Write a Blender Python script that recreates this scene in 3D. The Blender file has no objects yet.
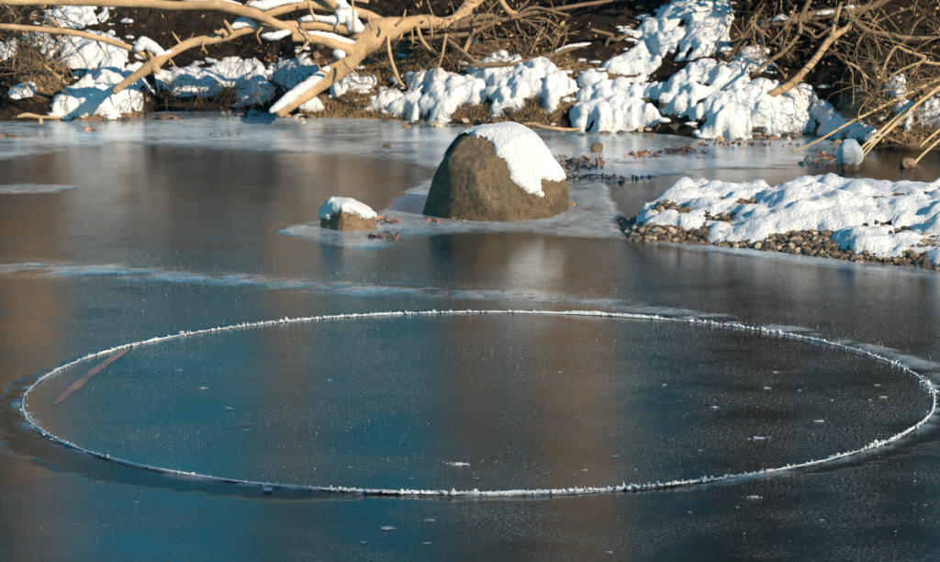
import bpy, math, random
import numpy as np
from mathutils import Matrix, Vector
random.seed(7)
RNG = np.random.default_rng(11)
SC = bpy.context.scene
COL = SC.collection

# ------------------------------------------------------------------ camera
FPX, YH, ROLL, CAM_H = 2955.0, -200.0, math.radians(0.3), 2.5
PITCH = math.atan2(281 - YH, FPX)
_F = np.array([0, math.cos(PITCH), -math.sin(PITCH)])
_U = np.array([0, math.sin(PITCH), math.cos(PITCH)])
_R = np.array([1.0, 0, 0])
CR = _R * math.cos(ROLL) - _U * math.sin(ROLL)
CU = _U * math.cos(ROLL) + _R * math.sin(ROLL)
CP = np.array([0, 0, CAM_H])
cam_d = bpy.data.cameras.new('camera')
cam = bpy.data.objects.new('camera', cam_d)
COL.objects.link(cam)
cam.matrix_world = Matrix(((CR[0], CU[0], -_F[0], 0), (CR[1], CU[1], -_F[1], 0), (CR[2], CU[2], -_F[2], CAM_H), (0, 0, 0, 1)))
cam_d.sensor_width = 36
cam_d.lens = FPX / 940 * 36
cam_d.clip_end = 2000
cam_d.dof.use_dof = True
cam_d.dof.focus_distance = 12.8
cam_d.dof.aperture_fstop = 8.0
SC.camera = cam

# ------------------------------------------------------------------ sky, sun, exposure
SUN_AZ, SUN_EL = math.radians(44), math.radians(24)      # azimuth: right of straight-behind the camera
S_DIR = np.array([math.sin(SUN_AZ) * math.cos(SUN_EL), -math.cos(SUN_AZ) * math.cos(SUN_EL), math.sin(SUN_EL)])
world = bpy.data.worlds.new('World')
SC.world = world
world.use_nodes = True
wn = world.node_tree
bg = wn.nodes['Background']
sky = wn.nodes.new('ShaderNodeTexSky')
sky.sky_type = 'NISHITA'
sky.sun_disc = False
sky.sun_elevation = SUN_EL
sky.sun_rotation = math.atan2(S_DIR[0], S_DIR[1])
sky.ozone_density = 10.0
sky.air_density = 1.7
sky.dust_density = 0.0
tint = wn.nodes.new('ShaderNodeMix')                     # even teal cast of the whole sky, as the photograph is graded
tint.data_type = 'RGBA'
tint.blend_type = 'MULTIPLY'
tint.inputs[0].default_value = 1.0
tint.inputs[7].default_value = (.24, 1.12, 1.0, 1)
wn.links.new(sky.outputs[0], tint.inputs[6])
wn.links.new(tint.outputs[2], bg.inputs[0])
bg.inputs[1].default_value = 0.11
sun_d = bpy.data.lights.new('sun', 'SUN')
sun_d.energy = 5.0
sun_d.angle = math.radians(0.5)
sun_d.color = (1.0, 0.81, 0.60)
sun = bpy.data.objects.new('sun', sun_d)
COL.objects.link(sun)
sun.rotation_euler = Vector(S_DIR).to_track_quat('Z', 'Y').to_euler()
SC.view_settings.view_transform = 'Standard'
SC.view_settings.look = 'None'
SC.view_settings.exposure = 0.68
SC.view_settings.gamma = 1.0
SC.render.engine = 'CYCLES'
SC.cycles.use_denoising = True
SC.cycles.max_bounces = 5
SC.cycles.diffuse_bounces = 3
SC.cycles.glossy_bounces = 3
SC.cycles.transmission_bounces = 2
SC.cycles.caustics_reflective = False
SC.cycles.caustics_refractive = False


# ------------------------------------------------------------------ geometry helpers
def ray(px, py):
    return _F + CR * ((px - 470) / FPX) - CU * ((py - 281) / FPX)


def gnd(px, py, z=0.0):
    d = ray(px, py)
    return CP + d * ((z - CAM_H) / d[2])


def at(px, py, y):
    """the point at world distance y that the photograph shows at px, py"""
    d = ray(px, py)
    return CP + d * (y / d[1])


def proj(P):
    """photograph coordinates of world points"""
    Q = P - CP
    w = Q @ _F
    return 470 + FPX * (Q @ CR) / w, 281 - FPX * (Q @ CU) / w


def _hash(ix, iy, iz):
    h = (ix.astype(np.uint32) * np.uint32(374761393) + iy.astype(np.uint32) * np.uint32(668265263) + iz.astype(np.uint32) * np.uint32(2147483647 - 1000003))
    h = (h ^ (h >> np.uint32(13))) * np.uint32(1274126177)
    h = h ^ (h >> np.uint32(16))
    return (h & np.uint32(0xFFFFFF)).astype(np.float64) / 16777215.0


def vnoise(P):
    P = np.asarray(P, float) + 1000.0
    i = np.floor(P).astype(np.int64)
    f = P - i
    f = f * f * (3 - 2 * f)
    r = 0
    for a in (0, 1):
        for b in (0, 1):
            for c in (0, 1):
                w = (f[:, 0] if a else 1 - f[:, 0]) * (f[:, 1] if b else 1 - f[:, 1]) * (f[:, 2] if c else 1 - f[:, 2])
                r = r + w * _hash(i[:, 0] + a, i[:, 1] + b, i[:, 2] + c)
    return r * 2 - 1


def fbm(P, s, n=4, g=0.5, seed=0.0):
    """signed fractal noise of points P (N,2 or N,3) at frequency s"""
    P = np.asarray(P, float)
    if P.shape[1] == 2:
        P = np.c_[P, np.zeros(len(P))]
    r, a, tot = 0, 1.0, 0
    for k in range(n):
        r = r + a * vnoise(P * s + seed * 17.3 + k * 5.1)
        tot += a
        a *= g
        s *= 2.07
    return r / tot


def poly_sd(px, py, poly):
    """signed distance to a closed outline, positive inside"""
    poly = np.asarray(poly, float)
    d2 = np.full(px.shape, 1e18)
    ins = np.zeros(px.shape, bool)
    n = len(poly)
    for k in range(n):
        ax, ay = poly[k]
        bx, by = poly[(k + 1) % n]
        ex, ey = bx - ax, by - ay
        t = np.clip(((px - ax) * ex + (py - ay) * ey) / (ex * ex + ey * ey + 1e-9), 0, 1)
        d2 = np.minimum(d2, (px - ax - t * ex) ** 2 + (py - ay - t * ey) ** 2)
        if ay != by:
            ins ^= ((ay > py) != (by > py)) & (px < (bx - ax) * (py - ay) / (by - ay) + ax)
    d = np.sqrt(d2)
    return np.where(ins, d, -d)


def line_d(px, py, pts):
    d2 = np.full(px.shape, 1e18)
    for (ax, ay), (bx, by) in zip(pts[:-1], pts[1:]):
        ex, ey = bx - ax, by - ay
        t = np.clip(((px - ax) * ex + (py - ay) * ey) / (ex * ex + ey * ey + 1e-9), 0, 1)
        d2 = np.minimum(d2, (px - ax - t * ex) ** 2 + (py - ay - t * ey) ** 2)
    return np.sqrt(d2)


def sstep(a, b, x):
    t = np.clip((x - a) / (b - a), 0, 1)
    return t * t * (3 - 2 * t)


def mesh_obj(name, V, Fc, mat, parent=None, smooth=True, attrs=None, col=None):
    me = bpy.data.meshes.new(name)
    V = np.asarray(V, float)
    me.from_pydata(V.tolist(), [], Fc if isinstance(Fc, list) else np.asarray(Fc).tolist())
    if smooth:
        me.polygons.foreach_set('use_smooth', np.ones(len(me.polygons), bool))
    for k, v in (attrs or {}).items():
        a = me.attributes.new(k, 'FLOAT', 'POINT')
        a.data.foreach_set('value', np.asarray(v, np.float32))
    if col is not None:
        a = me.attributes.new('tint', 'FLOAT_COLOR', 'POINT')
        c = np.ones((len(V), 4), np.float32)
        c[:, :3] = col
        a.data.foreach_set('color', c.ravel())
    me.materials.append(mat)
    me.update()
    o = bpy.data.objects.new(name, me)
    COL.objects.link(o)
    if parent is not None:
        o.parent = parent
        o.matrix_parent_inverse = parent.matrix_basis.inverted()
    return o


def tag(o, label, cat, group=None):
    o['label'] = label
    o['category'] = cat
    if group:
        o['group'] = group
    return o


def empty(name, loc, label, cat, group=None):
    o = bpy.data.objects.new(name, None)
    COL.objects.link(o)
    o.location = [float(c) for c in loc]
    o.empty_display_size = 0.1
    return tag(o, label, cat, group)


def grid_faces(nx, ny, keep=None):
    i = np.arange(nx - 1)[None, :] + np.arange(ny - 1)[:, None] * nx
    i = i.ravel()
    f = np.c_[i, i + 1, i + 1 + nx, i + nx]
    if keep is not None:
        f = f[keep(f)]
    return f


def compact(V, Fc, *arrs):
    Fc = np.asarray(Fc)
    used = np.unique(Fc)
    m = np.full(len(V), -1)
    m[used] = np.arange(len(used))
    return (V[used], m[Fc]) + tuple(a[used] for a in arrs)


def spline(pts, sub=5):
    """Catmull-Rom through rows of pts (any columns)"""
    P = np.asarray(pts, float)
    if len(P) < 3:
        t = np.linspace(0, 1, sub * (len(P) - 1) + 1)[:, None]
        return P[0] * (1 - t) + P[-1] * t
    Q = np.vstack([2 * P[0] - P[1], P, 2 * P[-1] - P[-2]])
    out = []
    for k in range(1, len(Q) - 2):
        for t in np.arange(sub) / sub:
            a, b, c, d = Q[k - 1:k + 3]
            out.append(0.5 * (2 * b + (c - a) * t + (2 * a - 5 * b + 4 * c - d) * t * t + (3 * b - a - 3 * c + d) * t ** 3))
    out.append(P[-1])
    return np.array(out)


class Tubes:
    """collects tapered tubes into one mesh"""
    def __init__(s):
        s.V, s.F, s.n = [], [], 0

    def add(s, C, r, seg=8, bump=0.0, bs=6.0, round_ends=False, flat=1.0):
        C = np.asarray(C, float)
        r = np.asarray(r, float)
        if round_ends and len(C) > 1:
            d0 = (C[0] - C[1]) / max(np.linalg.norm(C[0] - C[1]), 1e-9)
            d1 = (C[-1] - C[-2]) / max(np.linalg.norm(C[-1] - C[-2]), 1e-9)
            C = np.vstack([C[0] + d0 * r[0] * .95, C[0] + d0 * r[0] * .7, C, C[-1] + d1 * r[-1] * .7, C[-1] + d1 * r[-1] * .95])
            r = np.r_[r[0] * .28, r[0] * .7, r, r[-1] * .7, r[-1] * .28]
        n = len(C)
        T = np.gradient(C, axis=0)
        T /= np.linalg.norm(T, axis=1)[:, None] + 1e-12
        up = np.array([0, 0, 1.0]) if abs(T[0][2]) < .9 else np.array([0, 1.0, 0])
        A = np.cross(T, up)
        bad = np.linalg.norm(A, axis=1) < 1e-3
        A[bad] = np.cross(T[bad], [1.0, 0.2, 0])
        A /= np.linalg.norm(A, axis=1)[:, None]
        B = np.cross(A, T)
        th = np.arange(seg) / seg * 2 * math.pi
        P = C[:, None, :] + r[:, None, None] * (np.cos(th)[None, :, None] * A[:, None, :] + flat * np.sin(th)[None, :, None] * B[:, None, :])
        P = P.reshape(-1, 3)
        if bump:
            rr = np.repeat(r, seg)[:, None]
            N = P - np.repeat(C, seg, axis=0)
            N /= np.linalg.norm(N, axis=1)[:, None] + 1e-9
            P = P + N * rr * bump * fbm(P, bs, 3, .55, s.n % 97)[:, None]
        i = np.arange(n - 1)[:, None] * seg
        j = np.arange(seg)[None, :]
        k = (j + 1) % seg
        f = np.stack([i + j, i + k, i + seg + k, i + seg + j], -1).reshape(-1, 4) + s.n
        s.V.append(P)
        s.F += f.tolist()
        s.F.append([s.n + q for q in range(seg)][::-1])
        s.F.append([s.n + (n - 1) * seg + q for q in range(seg)])
        s.n += len(P)

    def build(s, name, mat, parent=None):
        return mesh_obj(name, np.vstack(s.V), s.F, mat, parent)


def ico(sub=2):
    import bmesh
    bm = bmesh.new()
    bmesh.ops.create_icosphere(bm, subdivisions=sub, radius=1)
    V = np.array([v.co[:] for v in bm.verts])
    Fc = np.array([[v.index for v in f.verts] for f in bm.faces])
    bm.free()
    return V, Fc


ICO1, ICO2, ICO3 = ico(1), ico(2), ico(3)


# ------------------------------------------------------------------ materials
def new_mat(name):
    m = bpy.data.materials.new(name)
    m.use_nodes = True
    nt = m.node_tree
    return m, nt, nt.nodes['Principled BSDF']


def N(nt, t, **kw):
    n = nt.nodes.new(t)
    for k, v in kw.items():
        if k in n.inputs.keys() if isinstance(k, str) else False:
            n.inputs[k].default_value = v
        else:
            setattr(n, k, v)
    return n


def noise(nt, vec, scale, detail=4, rough=.55):
    n = nt.nodes.new('ShaderNodeTexNoise')
    n.inputs['Scale'].default_value = scale
    n.inputs['Detail'].default_value = detail
    n.inputs['Roughness'].default_value = rough
    if vec is not None:
        nt.links.new(vec, n.inputs['Vector'])
    return n.outputs['Fac']


def ramp(nt, fac, stops):
    r = nt.nodes.new('ShaderNodeValToRGB')
    e = r.color_ramp.elements
    while len(e) < len(stops):
        e.new(0.5)
    for k, (p, c) in enumerate(stops):
        e[k].position = p
        e[k].color = (c[0], c[1], c[2], 1) if hasattr(c, '__len__') else (c, c, c, 1)
    nt.links.new(fac, r.inputs[0])
    return r.outputs[0]


def mixc(nt, fac, a, b, mode='MIX'):
    m = nt.nodes.new('ShaderNodeMix')
    m.data_type = 'RGBA'
    m.blend_type = mode
    for s, v in (('Factor', fac), ('A', a), ('B', b)):
        i = [q for q in m.inputs if q.name == s and q.type == ('VALUE' if s == 'Factor' else 'RGBA')][0]
        if isinstance(v, (int, float)):
            i.default_value = v
        elif isinstance(v, tuple):
            i.default_value = (*v, 1)
        else:
            nt.links.new(v, i)
    return [q for q in m.outputs if q.type == 'RGBA'][0]


def math_n(nt, op, a, b=0.0, clamp=False):
    m = nt.nodes.new('ShaderNodeMath')
    m.operation = op
    m.use_clamp = clamp
    for k, v in enumerate((a, b)):
        if isinstance(v, (int, float)):
            m.inputs[k].default_value = v
        else:
            nt.links.new(v, m.inputs[k])
    return m.outputs[0]


def bump(nt, h, strength, dist, normal=None):
    b = nt.nodes.new('ShaderNodeBump')
    b.inputs['Strength'].default_value = strength
    b.inputs['Distance'].default_value = dist
    nt.links.new(h, b.inputs['Height'])
    if normal is not None:
        nt.links.new(normal, b.inputs['Normal'])
    return b.outputs[0]


def pos(nt):
    return nt.nodes.new('ShaderNodeNewGeometry').outputs['Position']


def attr(nt, name, out='Fac'):
    a = nt.nodes.new('ShaderNodeAttribute')
    a.attribute_name = name
    return a.outputs[out]


def make_snow(name, c0=(.86, .87, .88), c1=(.93, .93, .93), dirt=0.0):
    m, nt, b = new_mat(name)
    p = pos(nt)
    c = ramp(nt, noise(nt, p, 9, 4), [(.3, c0), (.7, c1)])
    if dirt:
        d = ramp(nt, noise(nt, p, 34, 5, .7), [(.60 - dirt * .1, 0.0), (.70 - dirt * .1, 1.0)])
        c = mixc(nt, d, c, (.20, .13, .075))
    nt.links.new(c, b.inputs['Base Color'])
    b.inputs['Roughness'].default_value = .75
    b.inputs['Specular IOR Level'].default_value = .25
    nb = bump(nt, noise(nt, p, 170, 3, .75), .9, .007)
    nb = bump(nt, noise(nt, p, 45, 5, .7), 1.0, .035, nb)
    nt.links.new(nb, b.inputs['Normal'])
    return m


def make_wood(name, a, bcol, dark, scale=1.0, rough=.8):
    m, nt, b = new_mat(name)
    p = pos(nt)
    c = ramp(nt, noise(nt, p, 6 * scale, 5, .6), [(.3, a), (.68, bcol)])
    d = ramp(nt, noise(nt, p, 30 * scale, 6, .75), [(.57, 0.0), (.74, .9)])
    c = mixc(nt, d, c, dark)
    nt.links.new(c, b.inputs['Base Color'])
    b.inputs['Roughness'].default_value = rough
    b.inputs['Specular IOR Level'].default_value = .25
    nt.links.new(bump(nt, noise(nt, p, 45 * scale, 6, .75), 1.0, .02), b.inputs['Normal'])
    return m


def make_tint(name, rough=.8, spec=.25, k=1.0):
    """colour from the per-piece attribute, with a little grain"""
    m, nt, b = new_mat(name)
    c = attr(nt, 'tint', 'Color')
    g = ramp(nt, noise(nt, pos(nt), 90, 4, .65), [(.25, .65 * k), (.75, 1.2 * k)])
    nt.links.new(mixc(nt, 1.0, c, g, 'MULTIPLY'), b.inputs['Base Color'])
    b.inputs['Roughness'].default_value = rough
    b.inputs['Specular IOR Level'].default_value = spec
    return m


def make_ice(name):
    m, nt, b = new_mat(name)
    p = pos(nt)
    fr, wet = attr(nt, 'frost'), attr(nt, 'wet')
    mp = nt.nodes.new('ShaderNodeMapping')
    nt.links.new(p, mp.inputs['Vector'])
    mp.inputs['Scale'].default_value = (1, .55, 1)
    pv = mp.outputs[0]
    n_mid = noise(nt, pv, 16, 6, .62)
    n_fine = noise(nt, p, 58, 5, .72)
    n_big = noise(nt, pv, 1.3, 4, .6)
    # frost cover: painted mask broken up by noise
    a1 = math_n(nt, 'MULTIPLY_ADD', n_mid, .55)
    a1.node.inputs[2].default_value = -.275
    a2 = math_n(nt, 'ADD', fr, math_n(nt, 'MULTIPLY', a1, ramp(nt, fr, [(0, 0.0), (.25, 1.0), (.8, .7), (1, .35)])), True)
    # fine frost grains everywhere, denser in patches
    vo = nt.nodes.new('ShaderNodeTexVoronoi')
    vo.inputs['Scale'].default_value = 75
    nt.links.new(p, vo.inputs['Vector'])
    grain = ramp(nt, vo.outputs['Distance'], [(.10, 1.0), (.22, 0.0)])
    sel = nt.nodes.new('ShaderNodeSeparateColor')
    nt.links.new(vo.outputs['Color'], sel.inputs[0])
    patch = ramp(nt, noise(nt, p, 2.2, 4, .6), [(.38, .985), (.66, .82)])
    pick = math_n(nt, 'GREATER_THAN', sel.outputs[0], patch)
    grain = math_n(nt, 'MULTIPLY', math_n(nt, 'MULTIPLY', grain, pick), math_n(nt, 'SUBTRACT', 1.0, wet, True))
    haze = ramp(nt, noise(nt, pv, 5, 6, .7), [(.5, 0.0), (.8, .02)])
    fg = ramp(nt, noise(nt, p, 85, 4, .75), [(.52, 0.0), (.68, .36)])
    fgp = ramp(nt, noise(nt, p, 1.7, 5, .65), [(.40, .10), (.68, 1.0)])
    haze = math_n(nt, 'MAXIMUM', haze, math_n(nt, 'MULTIPLY', fg, fgp))
    cover = math_n(nt, 'MAXIMUM', math_n(nt, 'MAXIMUM', a2, math_n(nt, 'MULTIPLY', grain, .40)), math_n(nt, 'MULTIPLY', haze, math_n(nt, 'SUBTRACT', 1.0, wet, True)))
    clear = ramp(nt, n_big, [(.3, (.002, .004, .005)), (.7, (.003, .008, .010))])
    whit = ramp(nt, n_mid, [(.3, (.34, .45, .50)), (.7, (.54, .63, .67))])
    nt.links.new(mixc(nt, cover, clear, whit), b.inputs['Base Color'])
    rg = ramp(nt, n_mid, [(.3, .06), (.7, .13)])
    rg = math_n(nt, 'ADD', rg, math_n(nt, 'MULTIPLY', cover, .10))
    rg = math_n(nt, 'ADD', rg, math_n(nt, 'MULTIPLY', wet, .10))
    nt.links.new(rg, b.inputs['Roughness'])
    b.inputs['IOR'].default_value = 1.48
    nt.links.new(math_n(nt, 'SUBTRACT', .5, math_n(nt, 'MULTIPLY', wet, .40)), b.inputs['Specular IOR Level'])
    nb = bump(nt, n_fine, .17, .0035)
    nb = bump(nt, n_mid, .06, .008, nb)
    nb = bump(nt, cover, .25, .006, nb)
    nt.links.new(nb, b.inputs['Normal'])
    return m


def make_bank(name):
    m, nt, b = new_mat(name)
    p = pos(nt)
    c = ramp(nt, noise(nt, p, 14, 6, .65), [(.3, (.009, .008, .007)), (.52, (.022, .017, .012)), (.75, (.075, .050, .030))])  # dark humus, deepened to put the hollows' shade into the soil colour
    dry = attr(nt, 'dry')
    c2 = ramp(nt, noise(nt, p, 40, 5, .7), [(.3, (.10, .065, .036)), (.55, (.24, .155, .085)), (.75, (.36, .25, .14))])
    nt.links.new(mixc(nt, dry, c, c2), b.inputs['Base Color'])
    b.inputs['Roughness'].default_value = .95
    b.inputs['Specular IOR Level'].default_value = .1
    nb = bump(nt, noise(nt, p, 60, 5, .7), .8, .03)
    nt.links.new(nb, b.inputs['Normal'])
    return m


def make_rock(name, a, bb, lich, dark):
    m, nt, b = new_mat(name)
    p = pos(nt)
    c = ramp(nt, noise(nt, p, 5, 6, .62), [(.28, a), (.70, bb)])
    d = ramp(nt, noise(nt, p, 26, 6, .75), [(.46, 0.0), (.66, .85)])
    c = mixc(nt, d, c, dark)
    l = ramp(nt, noise(nt, p, 48, 3, .6), [(.66, 0.0), (.72, .8)])
    c = mixc(nt, l, c, lich)
    nt.links.new(c, b.inputs['Base Color'])
    b.inputs['Roughness'].default_value = .85
    b.inputs['Specular IOR Level'].default_value = .25
    nb = bump(nt, noise(nt, p, 110, 4, .7), .5, .006)
    nb = bump(nt, noise(nt, p, 18, 6, .7), 1.0, .035, nb)
    nt.links.new(nb, b.inputs['Normal'])
    return m


M_SNOW = make_snow('snow')
M_SNOW_DIRTY = make_snow('snow_with_litter', dirt=1.0)
M_FROST = make_snow('frost', (.74, .80, .84), (.84, .87, .89))
M_WOOD = make_wood('dry_tan_wood', (.34, .205, .10), (.60, .41, .235), (.15, .09, .05))
M_BARK = make_wood('brown_bark', (.15, .10, .060), (.28, .19, .11), (.07, .05, .035))
M_DARK = make_wood('shade_dark_bark', (.018, .014, .012), (.045, .034, .024), (.010, .009, .008))  # bark colour lowered to carry the shade of the hollows
M_REED = make_wood('straw_reed', (.50, .35, .18), (.66, .49, .28), (.32, .20, .10))
M_TREE = make_wood('tree_bark', (.028, .022, .018), (.055, .042, .032), (.018, .015, .012), .5)
M_TREE2 = make_wood('pale_tree_bark', (.20, .14, .09), (.34, .235, .15), (.09, .065, .048), .5)
M_LEAF = make_tint('dead_leaf')
M_STONE = make_tint('gravel_stone', .7, .35)
M_ICE = make_ice('ice')
M_FROZEN = make_tint('leaf_under_ice', .25, .4)
M_FROZEN.node_tree.nodes['Principled BSDF'].inputs['Alpha'].default_value = .42
M_BANK = make_bank('bank_soil')
M_ROCK = make_rock('boulder_stone', (.105, .075, .044), (.20, .145, .085), (.32, .26, .17), (.055, .042, .028))
M_ROCK2 = make_rock('tan_stone', (.15, .10, .058), (.30, .205, .12), (.4, .33, .24), (.06, .045, .03))
M_MOSS = make_rock('mossy_stone', (.05, .055, .02), (.13, .13, .03), (.22, .20, .06), (.03, .03, .015))

# ------------------------------------------------------------------ shoreline and terrain
DC, DR = np.array([0.033, 12.45]), 1.948                # centre and radius of the turning disc of ice
SHORE_PX = [(-30, 122), (0, 122), (60, 121), (110, 121), (142, 118), (160, 111), (230, 110), (275, 114), (300, 119), (340, 119), (400, 121), (440, 124), (500, 127),
            (560, 131), (600, 133), (650, 134), (700, 139), (760, 140), (810, 136), (840, 141), (870, 147), (905, 150), (940, 150), (970, 152)]
_sh = np.array([gnd(*q)[:2] for q in SHORE_PX])
_sh = _sh[np.argsort(_sh[:, 0])]


def shore_y(x):
    return np.interp(x, np.r_[-60, -8, _sh[:, 0], 9, 60], np.r_[24, 23.4, _sh[:, 1], 20.9, 21])


def bank_z(x, y):
    P = np.c_[x, y]
    s = y - shore_y(x) + .06 * fbm(P, 2.2, 4, .55, 3)
    z = np.interp(s, [-3, -.3, -.04, .0, .06, .16, .5, 1.3, 2.2, 3.6, 6, 40, 110], [-.8, -.25, -.06, .0, .07, .15, .37, .82, 1.28, 1.62, 1.85, 2.6, 4.0])
    a = np.clip(s / .3, 0, 1)
    z = z + a * (.10 * fbm(P, 1.6, 3, .5, 1) + .055 * fbm(P, 6, 4, .6, 2))
    return z


def axis(lo, a, b, hi, step, grow=1.35):
    mid = np.arange(a, b + step * .5, step)
    l, h, d = [], [], step
    q = a
    while q > lo:
        d *= grow
        q -= d
        l.append(max(q, lo))
    d, q = step, mid[-1]
    while q < hi:
        d *= grow
        q += d
        h.append(min(q, hi))
    return np.r_[l[::-1], mid, h]


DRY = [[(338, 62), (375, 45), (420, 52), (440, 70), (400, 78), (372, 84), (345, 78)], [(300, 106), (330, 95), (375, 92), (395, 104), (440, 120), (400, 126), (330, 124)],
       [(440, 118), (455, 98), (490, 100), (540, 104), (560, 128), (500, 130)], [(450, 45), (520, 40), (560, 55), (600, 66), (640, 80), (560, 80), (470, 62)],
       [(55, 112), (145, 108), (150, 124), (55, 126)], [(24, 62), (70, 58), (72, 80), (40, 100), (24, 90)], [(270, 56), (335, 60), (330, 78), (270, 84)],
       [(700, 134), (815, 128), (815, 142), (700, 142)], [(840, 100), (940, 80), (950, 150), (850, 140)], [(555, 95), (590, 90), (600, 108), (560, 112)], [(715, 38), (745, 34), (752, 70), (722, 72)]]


def build_bank():
    xs = axis(-70, -4.4, 4.5, 70, .018)
    ys = axis(20.2, 20.9, 25.2, 120, .02)
    X, Y = np.meshgrid(xs, ys)
    x, y = X.ravel(), Y.ravel()
    z = bank_z(x, y)
    V = np.c_[x, y, z]
    px, py = proj(V)
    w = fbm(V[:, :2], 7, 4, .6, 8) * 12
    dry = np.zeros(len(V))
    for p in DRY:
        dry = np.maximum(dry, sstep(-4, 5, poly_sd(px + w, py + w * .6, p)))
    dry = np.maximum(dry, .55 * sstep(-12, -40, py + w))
    F = grid_faces(len(xs), len(ys), lambda f: z[f].max(1) > -.12)
    V, F, dry = compact(V, F, dry)
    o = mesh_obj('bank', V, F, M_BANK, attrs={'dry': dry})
    o['kind'] = 'structure'
    return o


build_bank()

# near bank under the camera, sloping up behind it
xs, ys = np.linspace(-60, 60, 61), np.linspace(-60, 4.5, 50)
X, Y = np.meshgrid(xs, ys)
_v = np.c_[X.ravel(), Y.ravel(), np.interp(Y.ravel(), [-60, -6, 0, 3.2, 4.5], [3, 1.4, .9, .05, -.3])]
_v[:, 2] += .08 * fbm(_v[:, :2], .7, 3, .5, 5)
nb_ = mesh_obj('near_bank', _v, grid_faces(61, 50), M_BANK, attrs={'dry': np.full(len(_v), .4)})
nb_['kind'] = 'structure'

# ------------------------------------------------------------------ ice on the river
SHELF_FAR = [(-60, 110), (-60, 163), (0, 160), (60, 151), (110, 144), (150, 146), (205, 149), (262, 152), (330, 156), (395, 162), (440, 168), (475, 150), (560, 160), (580, 186), (640, 182), (700, 172), (790, 168),
             (838, 166), (845, 148), (800, 130), (600, 120), (300, 100), (100, 105)]
SHELF_ROCK = [(272, 232), (292, 224), (330, 221), (372, 214), (398, 198), (420, 184), (470, 170), (565, 176), (606, 184), (614, 202), (632, 212), (618, 228), (700, 236), (760, 244), (830, 252), (960, 262), (960, 284),
              (900, 276), (850, 270), (780, 261), (700, 251), (640, 243), (600, 238), (562, 237), (520, 233), (470, 234), (430, 238), (402, 244), (370, 250), (340, 246), (305, 240)]
SHELF_FAR = spline(np.array(SHELF_FAR + SHELF_FAR[:1], float), 4)[:-1]
SHELF_ROCK = spline(np.array(SHELF_ROCK + SHELF_ROCK[:1], float), 4)[:-1]
SHELF_BIT = [(-30, 186), (40, 184), (74, 187), (58, 192), (-30, 194)]
MOTTLE = [(420, 196), (380, 200), (360, 214), (410, 222)]
ARC = [(-40, 265), (0, 267), (100, 271), (200, 277), (300, 285), (420, 291), (520, 295), (600, 303), (700, 317), (800, 334), (880, 352), (960, 378)]
RIGHT_FROST = [(700, 318), (800, 332), (870, 348), (960, 370), (960, 425), (938, 420), (945, 396), (928, 372), (880, 352), (800, 336)]
WET = [[(606, 186), (655, 180), (660, 205), (640, 226), (618, 214)], [(846, 146), (960, 148), (960, 192), (900, 184), (850, 170)],
       [(22, 462), (40, 458), (80, 471), (60, 474)], [(105, 474), (150, 476), (180, 483), (140, 482)]]


def ice_attrs(V):
    px, py = proj(V * np.array([1, 1, 0]))
    w = fbm(V[:, :2], 3.5, 4, .6, 21)
    w2 = fbm(V[:, :2], 1.1, 3, .5, 22)
    qx, qy = px + w * 9 + w2 * 12, py + w * 1.6 + w2 * 2.5
    fr = np.zeros(len(V))
    fr = np.maximum(fr, 1.0 * sstep(-3, 6, poly_sd(qx, qy, SHELF_FAR)) * (.58 + 1.0 * fbm(V[:, :2] * [.6, 1], 2.4, 4, .62, 31)))
    fr = np.maximum(fr, .80 * sstep(-2.0, 5.0, poly_sd(qx, qy, SHELF_ROCK)) * (.72 + .95 * fbm(V[:, :2] * [1, .6], 2.2, 4, .6, 32)))
    fr = np.maximum(fr, .5 * sstep(-2, 2, poly_sd(qx, qy, SHELF_BIT)))
    al = fbm(V[:, :2] * [1, 1.5], 5, 5, .65, 33)
    fr = np.maximum(fr, np.clip(.46 * np.exp(-(line_d(px, py + w * 3, ARC) / (6.5 + 4 * w2)) ** 2) * (.55 + 1.9 * al), 0, .5))
    fr = np.maximum(fr, np.clip(.30 * sstep(-8, 6, poly_sd(px + w * 20, py + w * 6, RIGHT_FROST)) * (.7 + 1.3 * al), 0, .5))
    wet = np.zeros(len(V))
    for p in WET:
        wet = np.maximum(wet, sstep(-2, 3, poly_sd(px + w * 14, py + w * 5, p)))
    # groove round the disc: wide on the near left, narrow elsewhere
    dx, dy = V[:, 0] - DC[0], V[:, 1] - DC[1]
    r, th = np.hypot(dx, dy), np.degrees(np.arctan2(dy, dx))
    wd = groove(th)
    ins = sstep(wd + .05, wd - .03, r - DR + .09 * w + .04 * fbm(V[:, :2], 14, 3, .6, 23))
    wet = np.maximum(wet, ins)
    fr = fr * (1 - wet * .9)
    fr = np.maximum(fr, np.clip(.34 * np.exp(-((r - DR) / .04) ** 2) * (.35 + 2.2 * al), 0, .55))
    return fr, wet, ins


def groove(th):
    t = np.mod(th + 360, 360)
    return np.interp(t, [0, 60, 130, 175, 190, 210, 230, 250, 262, 275, 300, 320, 340, 360], [.04, .012, .012, .03, .10, .20, .25, .16, .06, .02, .05, .15, .10, .04])


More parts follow.
